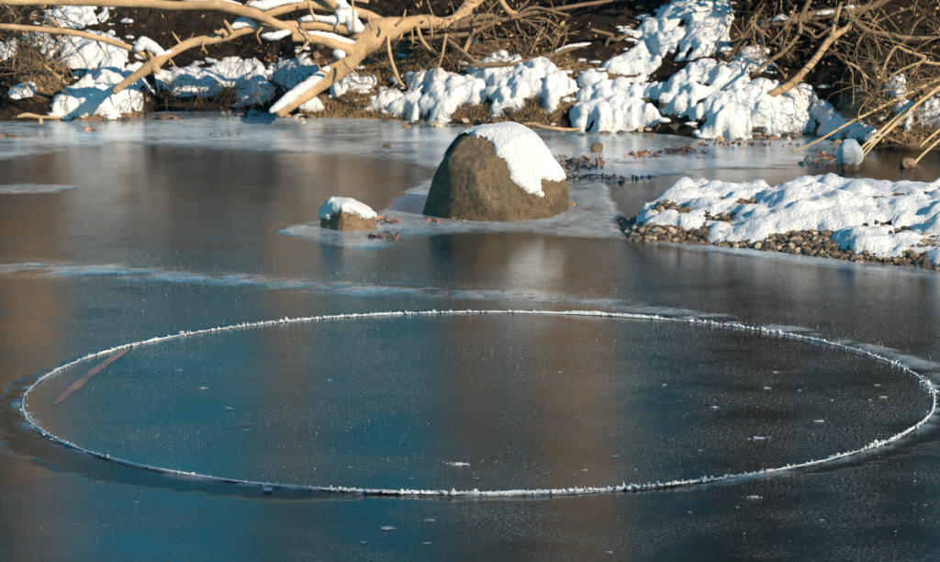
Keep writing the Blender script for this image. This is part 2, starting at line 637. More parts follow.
def build_ice():
    xs = axis(-80, -4.3, 4.3, 80, .024)
    ys = axis(2.5, 8.8, 24.4, 30, .036)
    X, Y = np.meshgrid(xs, ys)
    V = np.c_[X.ravel(), Y.ravel(), np.zeros(X.size)]
    rr = np.hypot(V[:, 0] - DC[0], V[:, 1] - DC[1])
    F = grid_faces(len(xs), len(ys), lambda f: rr[f].max(1) > DR + .34)
    V, F = compact(V, F)
    # ring of ice round the hole, down into the groove
    n, rad = 1440, np.r_[DR - .06, DR - .02, np.linspace(DR, DR + .34, 30), DR + .46, DR + .58, DR + .72]
    th = np.arange(n) / n * 2 * math.pi
    T, Rr = np.meshgrid(th, rad)
    A = np.c_[(DC[0] + Rr * np.cos(T)).ravel(), (DC[1] + Rr * np.sin(T)).ravel(), np.zeros(T.size)]
    i = np.arange(len(rad) - 1)[:, None] * n
    j = np.arange(n)[None, :]
    k = (j + 1) % n
    FA = np.stack([i + j, i + n + j, i + n + k, i + k], -1).reshape(-1, 4)
    V2 = np.vstack([V, A])
    fr, wet, ins = ice_attrs(V2)
    V2[:, 2] = .007 * sstep(.1, .5, fr) - .004 * ins + .0015 * fbm(V2[:, :2], 2, 2, .5, 40)
    ra = Rr.ravel()
    V2[len(V):, 2] += np.interp(ra - DR, [-1, .34, .72], [.0006, .0006, -.0008])
    o = mesh_obj('river_ice', V2, np.vstack([F, FA + len(V)]), M_ICE, attrs={'frost': fr, 'wet': wet})
    o['kind'] = 'structure'


build_ice()

# the disc of ice that turns in its hole
disc = empty('ice_disc', (DC[0], DC[1], 0), 'large round disc of dark ice ringed by a thin white frost rim', 'ice disc')
n, rad = 900, np.r_[np.linspace(0.02, DR - .15, 60), np.linspace(DR - .14, DR - .025, 12), DR - .02, DR - .012, DR - .006, DR - .006]
th = np.arange(n) / n * 2 * math.pi
T, Rr = np.meshgrid(th, rad)
V = np.c_[(DC[0] + Rr * np.cos(T)).ravel(), (DC[1] + Rr * np.sin(T)).ravel(), np.full(T.size, .0005)]
V[:, 2] += .0015 * fbm(V[:, :2], 2, 2, .5, 41)
V[-n:, 2] = -.05
V = np.vstack([V, [[DC[0], DC[1], .0015]]])
i = np.arange(len(rad) - 1)[:, None] * n
j = np.arange(n)[None, :]
k = (j + 1) % n
Fd = np.stack([i + j, i + n + j, i + n + k, i + k], -1).reshape(-1, 4).tolist()
Fd += [[len(V) - 1, q, (q + 1) % n] for q in range(n)]
fd = np.clip(.10 * fbm(V[:, :2], 1.6, 5, .65, 44), 0, .12)
rd = np.hypot(V[:, 0] - DC[0], V[:, 1] - DC[1])
fd = np.maximum(fd, np.clip(.5 * np.exp(-((rd - DR) / .04) ** 2) * (.3 + 2.2 * fbm(V[:, :2], 6, 5, .65, 46)), 0, .55))
mesh_obj('ice_slab', V, Fd, M_ICE, disc, attrs={'frost': fd, 'wet': np.zeros(len(V))})
# crumbly frost ridge on its edge
n, seg = 3600, 9
th = np.arange(n) / n * 2 * math.pi
cx, cy = np.cos(th), np.sin(th)
Pth = np.c_[cx, cy] * DR
big = fbm(Pth, 1.6, 3, .6, 50)
fine = fbm(Pth, 14, 4, .7, 51)
deg = np.degrees(th)
strength = np.interp(deg, [0, 40, 65, 90, 120, 150, 175, 200, 225, 250, 262, 272, 285, 310, 335, 360], [.45, .6, .8, .95, .8, .7, .45, .28, .25, .40, .65, .85, 1.1, .8, .45, .45])
rr = .80 * (.010 + .007 * np.clip(big, -.6, 1) + .011 * np.clip(fine, -.5, 1)) * (.2 + .8 * strength) * (.55 + .9 * np.clip(fbm(Pth, 2.7, 3, .6, 57) + .4, 0, 1))
rr = np.clip(rr, .0035, .04)
ph = np.arange(seg) / (seg - 1) * math.pi
off = fbm(Pth, 5, 3, .6, 52) * .008
rp = DR - .012 + off[:, None] + rr[:, None] * 1.0 * np.cos(ph)[None, :]
zp = .003 + rr[:, None] * (.95 * np.sin(ph)[None, :]) * (1 + .35 * vnoise(np.c_[Pth * 22, np.zeros(n)])[:, None])
V = np.c_[(DC[0] + rp * cx[:, None]).ravel(), (DC[1] + rp * cy[:, None]).ravel(), zp.ravel()]
i = np.arange(n)[:, None]
j = np.arange(seg - 1)[None, :]
i2 = (i + 1) % n
Fr = np.stack([i * seg + j, i2 * seg + j, i2 * seg + j + 1, i * seg + j + 1], -1).reshape(-1, 4)
Vs, Fs, cnt = [V], Fr.tolist(), len(V)
for q in range(4200):
    a = RNG.uniform(0, 2 * math.pi)
    st = np.interp(math.degrees(a), [0, 40, 90, 150, 200, 240, 270, 290, 330, 360], [.5, .8, 1, .7, .3, .4, .8, 1.1, .6, .5])
    if RNG.random() > st * (.25 + 1.6 * max(0, float(vnoise(np.array([[math.cos(a) * 6, math.sin(a) * 6, 3.3]]))[0]) + .35)):
        continue
    s = .0014 + .0052 * RNG.random() ** 2.2; s *= (.6 + .6 * st) * (1.8 if RNG.random() < .05 else 1)
    rj = RNG.normal(0, .010)
    c = np.array([DC[0] + (DR - .012 + rj) * math.cos(a), DC[1] + (DR - .012 + rj) * math.sin(a), .003 + s * .45 + RNG.uniform(0, .004) * st])
    v = ICO1[0] * s * RNG.uniform(.6, 1.3, 3) * (1 + .35 * RNG.normal(size=(len(ICO1[0]), 1)))
    Vs.append(v + c)
    Fs += (ICO1[1] + cnt).tolist()
    cnt += len(v)
rim = mesh_obj('frost_rim', np.vstack(Vs), Fs, M_FROST, disc)
rim['label'] = 'crumbly white frost ridge along the edge of the ice disc'


# loose frost grains lying on the ice, too fine to count
def frost_grains():
    tet = np.array([[0, 0, 1.0], [.94, 0, -.33], [-.47, .82, -.33], [-.47, -.82, -.33]])
    tf = np.array([[0, 1, 2], [0, 2, 3], [0, 3, 1], [1, 3, 2]])
    Vs, Fs, c = [], [], 0
    pts = []
    P = np.c_[RNG.uniform(-2.7, 2.9, 22000), RNG.uniform(9.4, 16.5, 22000)]
    dens = sstep(-.1, .5, fbm(P, 1.3, 4, .65, 60)) * .7 + .04
    keep = RNG.random(len(P)) < dens
    pts = P[keep]
    # along the old arc
    A = np.array([gnd(*q)[:2] for q in ARC])
    t = RNG.uniform(0, len(A) - 1.001, 2600)
    i = t.astype(int)
    A = A[i] + (A[i + 1] - A[i]) * (t - i)[:, None] + RNG.normal(0, 1, (len(t), 2)) * [.05, .28]
    pts = np.vstack([pts, A])
    for (x, y) in pts:
        s = RNG.uniform(.0008, .0018) * (1.9 if RNG.random() < .05 else 1)
        a = RNG.uniform(0, 6.28)
        R = np.array([[math.cos(a), -math.sin(a), 0], [math.sin(a), math.cos(a), 0], [0, 0, 1]])
        Vs.append((tet * [s, s, s * .8]) @ R.T + [x, y, .006 + s * .25])
        Fs.append(tf + c)
        c += 4
    o = mesh_obj('frost_grains', np.vstack(Vs), np.vstack(Fs), M_FROST, smooth=False)
    o['kind'] = 'stuff'
    tag(o, 'fine white frost grains dusted over the dark ice', 'frost')


frost_grains()


def frost_patch(px, py, w, label, group=None, dense=1.0):
    """a flat star of hoar frost: low lumps and needles"""
    c = gnd(px, py, .004)
    m = w * c[1] / FPX
    Vs, Fs, k = [], [], 0
    for q in range(int(70 * dense)):
        a, r = RNG.uniform(0, 6.28), abs(RNG.normal(0, .26)) * m
        s_ = m * RNG.uniform(.02, .055) * max(.4, 1.2 - 1.6 * r / m)
        v = ICO1[0] * s_ * np.array([RNG.uniform(.8, 1.8), RNG.uniform(.8, 1.8), RNG.uniform(.3, .6)])
        v = v * (1 + .3 * RNG.normal(size=(len(v), 1)))
        Vs.append(v + c + [1.25 * r * math.cos(a), 1.1 * r * math.sin(a), s_ * .1])
        Fs.append(ICO1[1] + k)
        k += len(v)
    o = mesh_obj('frost_patch', np.vstack(Vs), np.vstack(Fs), M_FROST, smooth=False)
    o['kind'] = 'stuff'
    return tag(o, label, 'frost', group)


G_F = 'frost stars scattered on the ice'
for (px, py, w, lab) in [
    (459, 464, 24, 'bright oval frost star on ice disc just above middle of near rim'),
    (616, 456, 11, 'small bright frost star on ice disc above the whitest stretch of near rim'),
    (760, 438, 24, 'bright frost star with long tail in right part of ice disc'),
    (715, 407, 10, 'small frost star on ice disc left of the loose frost cluster'),
    (820, 421, 14, 'loose frost cluster on ice disc near its right end'),
    (776, 372, 8, 'tiny frost fleck high in right part of ice disc'),
    (767, 388, 11, 'flat frost streak in upper right of ice disc'),
    (877, 385, 8, 'tiny frost fleck by right end of ice disc'),
    (884, 397, 10, 'faint frost streak nearest the right end of ice disc'),
    (203, 388, 12, 'bright frost star in left part of ice disc'),
    (229, 408, 11, 'faint frost smear in left part of ice disc below a brighter star'),
    (754, 497, 18, 'bright frost star on outer ice below whitest rim at right'),
    (387, 528, 22, 'large bluish frost star on ice below the ring'),
    (430, 520, 13, 'smaller bluish frost star beside a large one below the ring'),
    (427, 543, 10, 'small bluish frost speck lowest below the ring near centre'),
    (610, 552, 10, 'small bluish frost speck at bottom edge of ice'),
    (268, 489, 20, 'bright blue frost lump stuck to near left rim of ice disc'),
    (510, 495, 10, 'small bright frost lump on middle of near rim'),
    (137, 502, 7, 'tiny white frost fleck on ice below left of the ring'),
    (363, 542, 9, 'small frost speck left of a bluish star below the ring')]:
    frost_patch(px, py, w, lab, G_F)
for (px, py, w) in [(690, 512, 5), (737, 507, 6), (246, 430, 8), (585, 470, 7), (477, 478, 6), (664, 385, 6), (665, 384, 5), (832, 400, 6), (870, 400, 5), (800, 390, 6), (350, 467, 6), (411, 478, 7), (925, 505, 7), (822, 520, 6),
                     (180, 370, 6), (610, 435, 6), (700, 450, 6), (560, 372, 5), (330, 380, 6)]:
    frost_patch(px, py, w, 'tiny pale frost fleck on the dark ice', 'tiny frost flecks on the dark ice', .6)


# ------------------------------------------------------------------ snow lying on the bank
def snow_on(height, box, step, poly, T, edge, label, group, name='snow_patch', mat=None, lump=.35, ls=7.0, warp=4.0, seed=0.0, parent=None, extra=None, cut=None, lean=(.1, -.55, .8), grow=2.5, holes=None, crumb=1.0):
    """a layer of snow with a rounded lip over a height field, inside an outline"""
    pl = np.asarray(poly, float)
    xs = np.arange(box[0], box[1], step)
    ys = np.arange(box[2], box[3], step)
    X, Y = np.meshgrid(xs, ys)
    x, y = X.ravel(), Y.ravel()
    zb = height(x, y)
    V = np.c_[x, y, zb]
    px, py = proj(V)
    nz = fbm(V, 4.5, 2, .5, seed)
    sd = poly_sd(px + nz * warp, py + fbm(V, 4.5, 2, .5, seed + 3) * warp * .8, pl) + grow
    for c in (cut or []):
        sd = np.minimum(sd, -poly_sd(px + nz * warp, py + nz * warp * .6, c))
    if holes:
        sd = np.minimum(sd, (holes - fbm(V, 5.5, 3, .55, seed + 11)) * 38)
    t = np.clip(sd / edge, 0, 1)
    th = T * np.sin(t * math.pi / 2) ** .8
    lean = np.array(lean) / np.linalg.norm(lean)
    V3 = V + lean * th[:, None]
    l1 = np.abs(vnoise(V3 * ls + seed * 3.1)) * 1.5 + np.abs(vnoise(V3 * ls * 2.2 + seed)) * .9 - .75
    th = th * np.clip(1 + lump * 1.3 * l1, .25, 3)
    l2 = np.abs(vnoise(V3 * 13 + seed)) + .6 * np.abs(vnoise(V3 * 27 + seed)) - .5
    if extra is not None:
        th = th + extra(px, py, V) * t
    ny, nx = X.shape

    def blur(a, k):
        a = a.reshape(ny, nx)
        for _ in range(k):
            b = np.pad(a, 1, mode='edge')
            a = (b[:-2, 1:-1] + b[2:, 1:-1] + b[1:-1, :-2] + b[1:-1, 2:] + 2 * a) / 6
        return a.ravel()
    th = blur(np.where(t <= 0, -.03, th), 5)
    zs = blur(zb, 14)
    on = sd > -2.5
    F = grid_faces(len(xs), len(ys), lambda f: on[f].all(1))
    if not len(F):
        print('EMPTY SNOW', label)
        return None
    sm = sstep(.0, .03, th)
    V = np.c_[x, y, zs * sm + zb * (1 - sm)] + lean * th[:, None]
    Gd = V.reshape(ny, nx, 3)
    nn = np.cross(np.gradient(Gd, axis=1), np.gradient(Gd, axis=0)).reshape(-1, 3)
    nn /= np.linalg.norm(nn, axis=1)[:, None] + 1e-12
    puff = np.abs(vnoise(V * 8.5 + seed)) * 1.1 + np.abs(vnoise(V * 17 + seed * 2)) * .6 + np.abs(vnoise(V * 36 + seed)) * .3 - .5
    V = V + nn * (.034 * crumb * puff * sm)[:, None]
    V, F = compact(V, F)
    o = mesh_obj(name, V, F, mat or M_SNOW, parent)
    if label and parent is None:
        tag(o, label, 'snow', group)
    return o


BANK_SNOW = [
    # outline, thickness, edge px, label, dirty
    ([(50, 116), (53, 100), (68, 87), (88, 78), (108, 74), (127, 82), (139, 96), (142, 110), (128, 115), (100, 113), (72, 117)], .20, 20, 'big rounded snow mound at waterline under forked end of fallen tree', 0),
    ([(148, 92), (152, 79), (178, 72), (200, 71), (232, 65), (252, 63), (266, 72), (264, 88), (240, 87), (225, 86), (205, 92), (182, 92), (165, 88)], .15, 11, 'long lumpy snow ledge above dark undercut bank left of leaning trunk', 0),
    ([(237, 92), (252, 84), (274, 86), (278, 94), (262, 103), (240, 105)], .09, 9, 'bluish shaded snow patch on bank close left of leaning trunk', 0),
    ([(48, 12), (62, 4), (80, 2), (112, 5), (113, 20), (96, 22), (76, 28), (54, 24)], .09, 8, 'shaded snow patch high on bank between two long tan branches', 0),
    ([(22, 34), (44, 31), (46, 41), (30, 43)], .06, 5, 'small dirty snow patch under lower tan branch at far left', 1),
    ([(45, 50), (62, 38), (96, 36), (121, 42), (122, 58), (106, 66), (84, 62), (60, 64), (46, 60)], .10, 9, 'blue shaded snow field below lower tan branch at left', 0),
    ([(84, 70), (100, 62), (122, 64), (126, 76), (110, 80), (92, 78)], .08, 7, 'blue snow strip just above the big waterline mound', 0),
    ([(126, 78), (136, 66), (148, 70), (150, 84), (140, 92), (130, 88)], .10, 7, 'small snow lump tucked beside fork of fallen tree', 0),
    ([(11, 89), (21, 84), (31, 86), (33, 94), (20, 97), (12, 96)], .09, 6, 'small lone snow lump above dark water at far left', 0),
    ([(270, 72), (276, 62), (300, 57), (318, 62), (322, 72), (306, 84), (286, 88), (272, 84)], .06, 9, 'dirty speckled snow patch behind leaning trunk', 1),
    ([(334, 84), (343, 76), (360, 79), (372, 82), (370, 89), (352, 92), (344, 98), (335, 97)], .09, 6, 'small snow patch just right of leaning trunk above straw-coloured bank', 0),
    ([(300, 106), (312, 100), (322, 104), (318, 111), (304, 112)], .06, 5, 'tiny snow lump at foot of leaning trunk', 0),
    ([(362, 106), (376, 101), (386, 94), (398, 88), (407, 96), (398, 106), (384, 107), (370, 108)], .07, 6, 'thin half-shaded snow tongue left of the long white snowbank', 0),
    ([(386, 113), (398, 101), (413, 91), (406, 80), (430, 76), (452, 74), (474, 76), (482, 92), (470, 101), (456, 104), (449, 115), (434, 121), (416, 122), (409, 112)], .17, 12, 'left half of long white snowbank, reaching down to waterline', 0),
    ([(470, 80), (472, 66), (496, 60), (522, 61), (546, 66), (562, 78), (583, 87), (568, 94), (556, 98), (550, 112), (543, 108), (546, 94), (533, 92), (520, 107), (500, 111), (482, 108), (474, 101), (486, 94)], .16, 10, 'right half of long white snowbank, arching round a dark hole', 0),
    ([(566, 120), (578, 110), (600, 106), (626, 105), (646, 110), (658, 119), (650, 126), (630, 129), (604, 132), (574, 129)], .18, 13, 'loaf-shaped snow mound sitting right on the waterline', 0),
    ([(574, 98), (590, 88), (606, 88), (626, 82), (652, 79), (665, 92), (656, 102), (630, 103), (606, 106), (590, 100)], .14, 9, 'lumpy snow bank directly above the loaf-shaped waterline mound', 0),
    ([(582, 80), (592, 73), (612, 75), (609, 84), (592, 86)], .07, 6, 'small crumbly snow patch on brown litter in bank middle', 0),
    ([(602, 66), (620, 52), (648, 46), (662, 60), (650, 70), (624, 74), (606, 72)], .10, 8, 'shaded snow below the long horizontal branch', 0),
    ([(640, 42), (660, 34), (688, 34), (702, 29), (724, 22), (730, 40), (718, 54), (690, 59), (662, 58)], .14, 10, 'bright snow shelf just above the long horizontal branch', 0),
    ([(632, 36), (646, 20), (662, 12), (672, 4), (690, -6), (726, -6), (730, 16), (704, 22), (680, 30), (654, 36)], .10, 9, 'blue shaded snow slope at top of bank right of dark hollow', 0),
    ([(660, 110), (668, 94), (682, 78), (692, 66), (714, 72), (736, 74), (752, 80), (728, 90), (706, 100), (694, 112), (680, 112)], .15, 11, 'upper lobe of large sunlit snow drift below the long branch', 0),
    ([(694, 130), (697, 116), (712, 102), (734, 90), (756, 82), (772, 92), (792, 96), (812, 100), (808, 118), (796, 128), (776, 133), (740, 137), (708, 137)], .24, 18, 'broad lower lobe of large sunlit snow drift at waterline', 0),
    ([(796, 96), (806, 93), (824, 101), (832, 108), (822, 118), (808, 116)], .11, 7, 'rounded snow lump right of the large drift under bare bush', 0),
    ([(792, 122), (804, 117), (814, 124), (812, 132), (796, 132)], .12, 7, 'small snow ball shape at waterline right of the large drift', 0),
    ([(816, 132), (824, 122), (834, 112), (840, 120), (856, 122), (872, 128), (880, 134), (866, 141), (846, 140), (828, 139)], .13, 8, 'low bluish snow strip behind straw stalks at waterline', 0),
    ([(744, 66), (748, 50), (762, 50), (772, 60), (764, 68)], .10, 7, 'dirty greyish snow lump beside brown roots', 1),
    ([(890, 98), (894, 86), (904, 83), (903, 93), (896, 100)], .10, 5, 'small upright snow clump among dry stalks at right', 0),
    ([(896, 112), (906, 104), (916, 110), (912, 124), (900, 122)], .09, 5, 'snow scrap caught below the dry straw stalks', 1),
    ([(918, 112), (930, 102), (944, 104), (944, 124), (926, 126)], .08, 6, 'dirty snow scrap at right edge behind stalks', 1),
    ([(0, 46), (10, 42), (14, 52), (4, 58), (-6, 54)], .05, 5, 'dirty snow crumb at far left edge of bank', 1),
]
SNOWMASK = []
for q, (pl, T, e, lab, dirty) in enumerate(BANK_SNOW):
    pa = np.array(pl, float)
    pa_in = pa.copy()
    # world box that holds the outline on the bank
    x0 = at(pa[:, 0].min() - 12, 60, 21.0)[0] - .15
    x1 = at(pa[:, 0].max() + 12, 60, 21.0)[0] + .15
    x0, x1 = min(x0, x0 * 25.4 / 21), max(x1, x1 * 25.4 / 21)
    snow_on(bank_z, (x0, x1, 20.8, 25.4), .0115, pl, T * .66, e * .9, lab, 'snow patches on the far bank', mat=M_SNOW_DIRTY if dirty else None, seed=q * 1.7 + 1, lump=.28, ls=6, warp=10, holes=.42)


def snow_crumbs():
    n = 26000
    P = np.c_[RNG.uniform(-4.0, 4.2, n), RNG.uniform(20.9, 24.8, n)]
    z = bank_z(P[:, 0], P[:, 1])
    P = np.c_[P, z]
    px, py = proj(P)
    best = np.full(n, -99.0)
    for q in BANK_SNOW:
        best = np.maximum(best, poly_sd(px, py, q[0]))
    k = (z > .01) & (best < 1) & (RNG.random(n) < .34 * np.exp(best / 5.0)) & (fbm(P[:, :2], 4, 2, .5, 150) > -.1)
    Vs, Fs, c = [], [], 0
    for p in P[k]:
        s_ = RNG.uniform(.010, .032)
        v = ICO2[0] * s_ * RNG.uniform(.7, 1.6, 3) * [1.4, 1, .55]
        v = v * (1 + .6 * fbm(ICO2[0], 1.2, 2, .5, c))[:, None]
        Vs.append(v + p + [0, 0, s_ * .3])
        Fs.append(ICO2[1] + c)
        c += len(v)
    o = mesh_obj('snow_crumbs', np.vstack(Vs), np.vstack(Fs), M_SNOW)
    o['kind'] = 'stuff'
    tag(o, 'small crumbs of snow scattered round the snow patches of the bank', 'snow')


snow_crumbs()

# ------------------------------------------------------------------ gravel bar with its snow
BAR_PX = [(622, 229), (632, 240), (680, 244), (740, 249), (800, 256), (860, 263), (960, 274)]
_bf = np.array([gnd(*q)[:2] for q in BAR_PX])


def bar_z(x, y):
    P = np.c_[x, y]
    fy = np.interp(x, np.r_[_bf[:, 0], 6], np.r_[_bf[:, 1], 15.2])
    s = y - fy + .05 * fbm(P, 5, 3, .6, 70)
    back = np.interp(x, [.8, .95, 1.3, 2, 3, 6], [.3, .7, 1.6, 2.1, 2.4, 2.6])
    z = np.interp(s, [-.5, 0, .12, .45, 1.0, 1.6], [-.12, .0, .05, .12, .19, .21])
    z = np.minimum(z, np.interp(back - s, [-.4, 0, .35, .8], [-.15, .0, .16, .3]))
    z = np.minimum(z, np.interp(x, [.80, .92, 1.1, 1.4], [-.15, .0, .12, .3]))
    return z + .025 * fbm(P, 6, 4, .6, 71) * np.clip(z * 12 + .3, 0, 1)


xs = np.r_[np.arange(.7, 3.4, .02), np.linspace(3.42, 7, 40)]
ys = np.arange(14.5, 19.8, .025)
X, Y = np.meshgrid(xs, ys)
zz = bar_z(X.ravel(), Y.ravel())
V = np.c_[X.ravel(), Y.ravel(), zz]
V, F = compact(V, grid_faces(len(xs), len(ys), lambda f: zz[f].max(1) > -.06))
bar = mesh_obj('gravel_bar', V, F, M_BANK, attrs={'dry': np.full(len(V), .75)})
bar['kind'] = 'structure'
BAR_SNOW = [(636, 214), (640, 198), (650, 188), (660, 182), (690, 160), (720, 150), (800, 150), (960, 150), (960, 262), (900, 257), (870, 254), (838, 248), (830, 240), (836, 231), (812, 229), (788, 232), (772, 240), (748, 249),
            (722, 243), (702, 240), (708, 230), (722, 226), (704, 226), (690, 234), (672, 226), (640, 225)]
BAR_CUT = [[(648, 206), (664, 203), (682, 206), (692, 210), (680, 213), (656, 212)], [(742, 206), (756, 201), (762, 205), (748, 210)], [(716, 218), (740, 219), (734, 224), (712, 226)], [(886, 238), (912, 228), (916, 232), (892, 241)]]
snow_on(bar_z, (.7, 6.5, 14.6, 19.6), .021, BAR_SNOW, .042, 9, 'wide lumpy snow blanket covering the gravel bar', None, name='snow_blanket', lump=.6, ls=7, warp=10, seed=90, holes=.42,
        extra=lambda px, py, V: .085 * np.clip(fbm(V[:, :2] * [1.0, .8] + V[:, 1:2] * [.5, 0], 3.2, 3, .55, 95), -.4, 1) + .06 * np.clip(fbm(V[:, :2], 8, 3, .5, 96), -.3, 1), cut=BAR_CUT, lean=(0, -.15, 1))
snow_on(bar_z, (.7, 1.9, 15.5, 18.0), .018, [(632, 226), (642, 219), (664, 215), (690, 216), (700, 220), (676, 223), (656, 226), (640, 229)], .04, 4, 'narrow snow tongue lying on pebbles at left end of gravel bar', None, seed=120, warp=3)


def stones(name, pts, zf, smin, smax, label, palette, parent_kind='stuff', sink=.2):
    Vs, Fs, Cs, k = [], [], [], 0
    z = zf(pts[:, 0], pts[:, 1])
    for (x, y), zz in zip(pts, z):
        s = smin + (smax - smin) * RNG.random() ** 2.5
        v = ICO1[0] * s * RNG.uniform(.65, 1.2, 3) * [1.15, 1, .75]
        v = v * (1 + .16 * RNG.normal(size=(len(v), 1)))
        Vs.append(v + [x, y, zz + s * sink])
        Fs.append(ICO1[1] + k)
        c = np.array(palette[RNG.integers(len(palette))]) * RNG.uniform(.6, 1.35)
        Cs.append(np.tile(c, (len(v), 1)))
        k += len(v)
    o = mesh_obj(name, np.vstack(Vs), np.vstack(Fs), M_STONE, col=np.vstack(Cs), smooth=False)
    o['kind'] = parent_kind
    tag(o, label, 'gravel')
    return o


PAL = [(.17, .115, .068), (.26, .18, .11), (.11, .08, .055), (.36, .29, .21), (.07, .06, .05), (.19, .125, .075), (.05, .045, .04), (.09, .07, .055)]
t = RNG.uniform(0, len(_bf) - 1.001, 5200)
i = t.astype(int)
P = _bf[i] + (_bf[i + 1] - _bf[i]) * (t - i)[:, None]
P[:, 1] += np.abs(RNG.normal(0, .38, len(P))) - .03
stones('gravel', P, bar_z, .004, .027, 'brown and tan gravel along the front of the gravel bar', PAL)

# ------------------------------------------------------------------ boulders
def rock_shape(planes, sub, p=16, namp=.03, nscale=4, seed=0, centre=(0, 0, .2)):
    """soft intersection of half-spaces seen from an inner point"""
    U, F = ico(sub)
    acc = np.zeros(len(U))
    c = np.array(centre)
    for (nx, ny, nz, d) in planes:
        nrm = np.array([nx, ny, nz], float)
        L = np.linalg.norm(nrm)
        nrm /= L
        dd = d - nrm @ c
        acc += np.maximum(U @ nrm / max(dd, .02), 0) ** p
    r = acc ** (-1 / p)
    V = U * r[:, None]
    nv = fbm(V, nscale, 6, .6, seed)
    ridge = 1 - np.abs(fbm(V, nscale * .8, 4, .6, seed + 4)) * 2.2
    V = V * (1 + namp * nv - namp * .8 * np.clip(ridge - .75, 0, 1) * 2)[:, None]
    return V + c, F, U


def hull_planes(sil):
    """edge planes of a silhouette (x, z), given clockwise from lower left"""
    out = []
    for (ax, az), (bx, bz) in zip(sil[:-1], sil[1:]):
        nx, nz = -(bz - az), (bx - ax)
        L = math.hypot(nx, nz)
        out.append((nx / L, 0, nz / L, (nx * ax + nz * az) / L))
    return out


def k_px(px, py, ref, sc):
    return ((px - ref[0]) * sc, (ref[1] - py) * sc)


B_REF = (493, 222)
b_at = gnd(494, 222)
B_Y = b_at[1] + .27
SCL = B_Y / FPX
sil = [k_px(px, py, B_REF, SCL) for px, py in [(409, 224), (415, 203), (462, 136), (483, 128), (511, 126), (531, 135), (561, 174), (570, 204), (572, 220)]]
pl = hull_planes(sil)
pl += [(.16, -.93, .34, .345), (-.60, -.76, .22, .345), (.62, -.74, .20, .385), (0, .95, .3, .36), (.6, .75, .25, .42), (-.6, .75, .25, .40), (-.25, -.75, .62, .43), (0, 0, -1, .25)]
g_ = np.random.default_rng(5)
for _ in range(16):                                      # chipped facets
    a_ = g_.normal(size=3) * [1, .5, .8] + [.0, -.7, .1]
    a_ /= np.linalg.norm(a_)
    best = min((d - np.array(n_) @ np.array([0, 0, .2]) / np.linalg.norm(n_)) / max(1e-3, a_ @ np.array(n_) / np.linalg.norm(n_)) for *n_, d in pl if a_ @ np.array(n_) > .05)
    pl.append((*a_, a_[2] * .2 + best * g_.uniform(.965, 1.0)))
BV, BF, BU = rock_shape(pl, 6, 64, .030, 5.5, 3)
b_root = empty('boulder', (b_at[0], B_Y, 0), 'big brown boulder frozen into the river, its right shoulder capped with snow', 'boulder')
b_off = np.array([b_at[0], B_Y, -.012])
BV[:, 0] *= 1.045
BV[:, 2] *= .945
mesh_obj('stone', BV + b_off, BF, M_ROCK, b_root)


def cap(V, F, U, off, poly, T, back, parent, seed, edge=9, name='snow_cap'):
    """snow following a rock where its outline falls inside poly (photograph), and on its back above a level"""
    W = V + off
    px, py = proj(W)
    nz = fbm(W, 16, 4, .6, seed)
    sd = poly_sd(px + nz * 5, py + fbm(W, 16, 4, .6, seed + 2) * 5, poly)
    lev = (V[:, 2] - back) * 160 + nz * 6
    sd = np.where(V[:, 1] > .05, np.maximum(np.minimum(sd, 30), np.minimum(lev, (V[:, 1]) * 150)), sd)
    t = np.clip(sd / edge, 0, 1)
    th = T * np.sqrt(1 - (1 - t) ** 2) * (1 + .25 * fbm(W, 9, 3, .5, seed + 5)) - .006 * (sd < .5)
    n = U + np.array([0, 0, .2])
    n /= np.linalg.norm(n, axis=1)[:, None]
    Wn = W + n * th[:, None]
    on = sd > -1.2
    Fk = F[on[F].all(1)]
    Wn, Fk = compact(Wn, Fk)
    return mesh_obj(name, Wn, Fk, M_SNOW, parent)


CAP = [(455, 120), (466, 133), (482, 137), (491, 141), (497, 155), (505, 164), (511, 178), (521, 190), (532, 193), (540, 199), (546, 197), (541, 188), (539, 178), (548, 180), (557, 184), (563, 181), (575, 172), (575, 110), (480, 105)]
cap(BV, BF, BU, b_off, CAP, .020, .36, b_root, 5, 6)

# small rock with snow
r_at = gnd(349, 231)
R_Y = r_at[1] + .10
SCL = R_Y / FPX
sil = [k_px(px, py, (349, 233), SCL) for px, py in [(319, 235), (322, 216), (331, 205), (350, 206), (366, 215), (375, 226), (379, 235)]]
pl = hull_planes(sil) + [(.25, -.9, .3, .14), (-.75, -.6, .2, .13), (0, .95, .2, .16), (.7, -.6, .3, .17), (0, 0, -1, .1)]
RV, RF, RU = rock_shape(pl, 5, 30, .12, 8, 9, (0, 0, .07))
r_root = empty('small_rock', (r_at[0], R_Y, 0), 'small tan rock with a jagged snow cap, left of the big boulder', 'rock')
r_off = np.array([r_at[0], R_Y, -.01])
mesh_obj('stone', RV + r_off, RF, M_ROCK2, r_root)
cap(RV, RF, RU, r_off, [(316, 214), (324, 219), (329, 219), (334, 215), (340, 212), (350, 214), (358, 217), (366, 220), (374, 217), (380, 190), (318, 185)], .026, .09, r_root, 15, 4)
b = Tubes()
b.add([at(333, 201, R_Y), at(337, 205, R_Y), at(343, 209, R_Y)], [.018, .03, .02], 10, .4, 30, True)
b.add([at(371, 213, R_Y - .02), at(374, 215, R_Y - .02)], [.018, .02], 10, .3, 30, True)
b.build('snow_lump', M_SNOW, r_root)['kind'] = 'stuff'


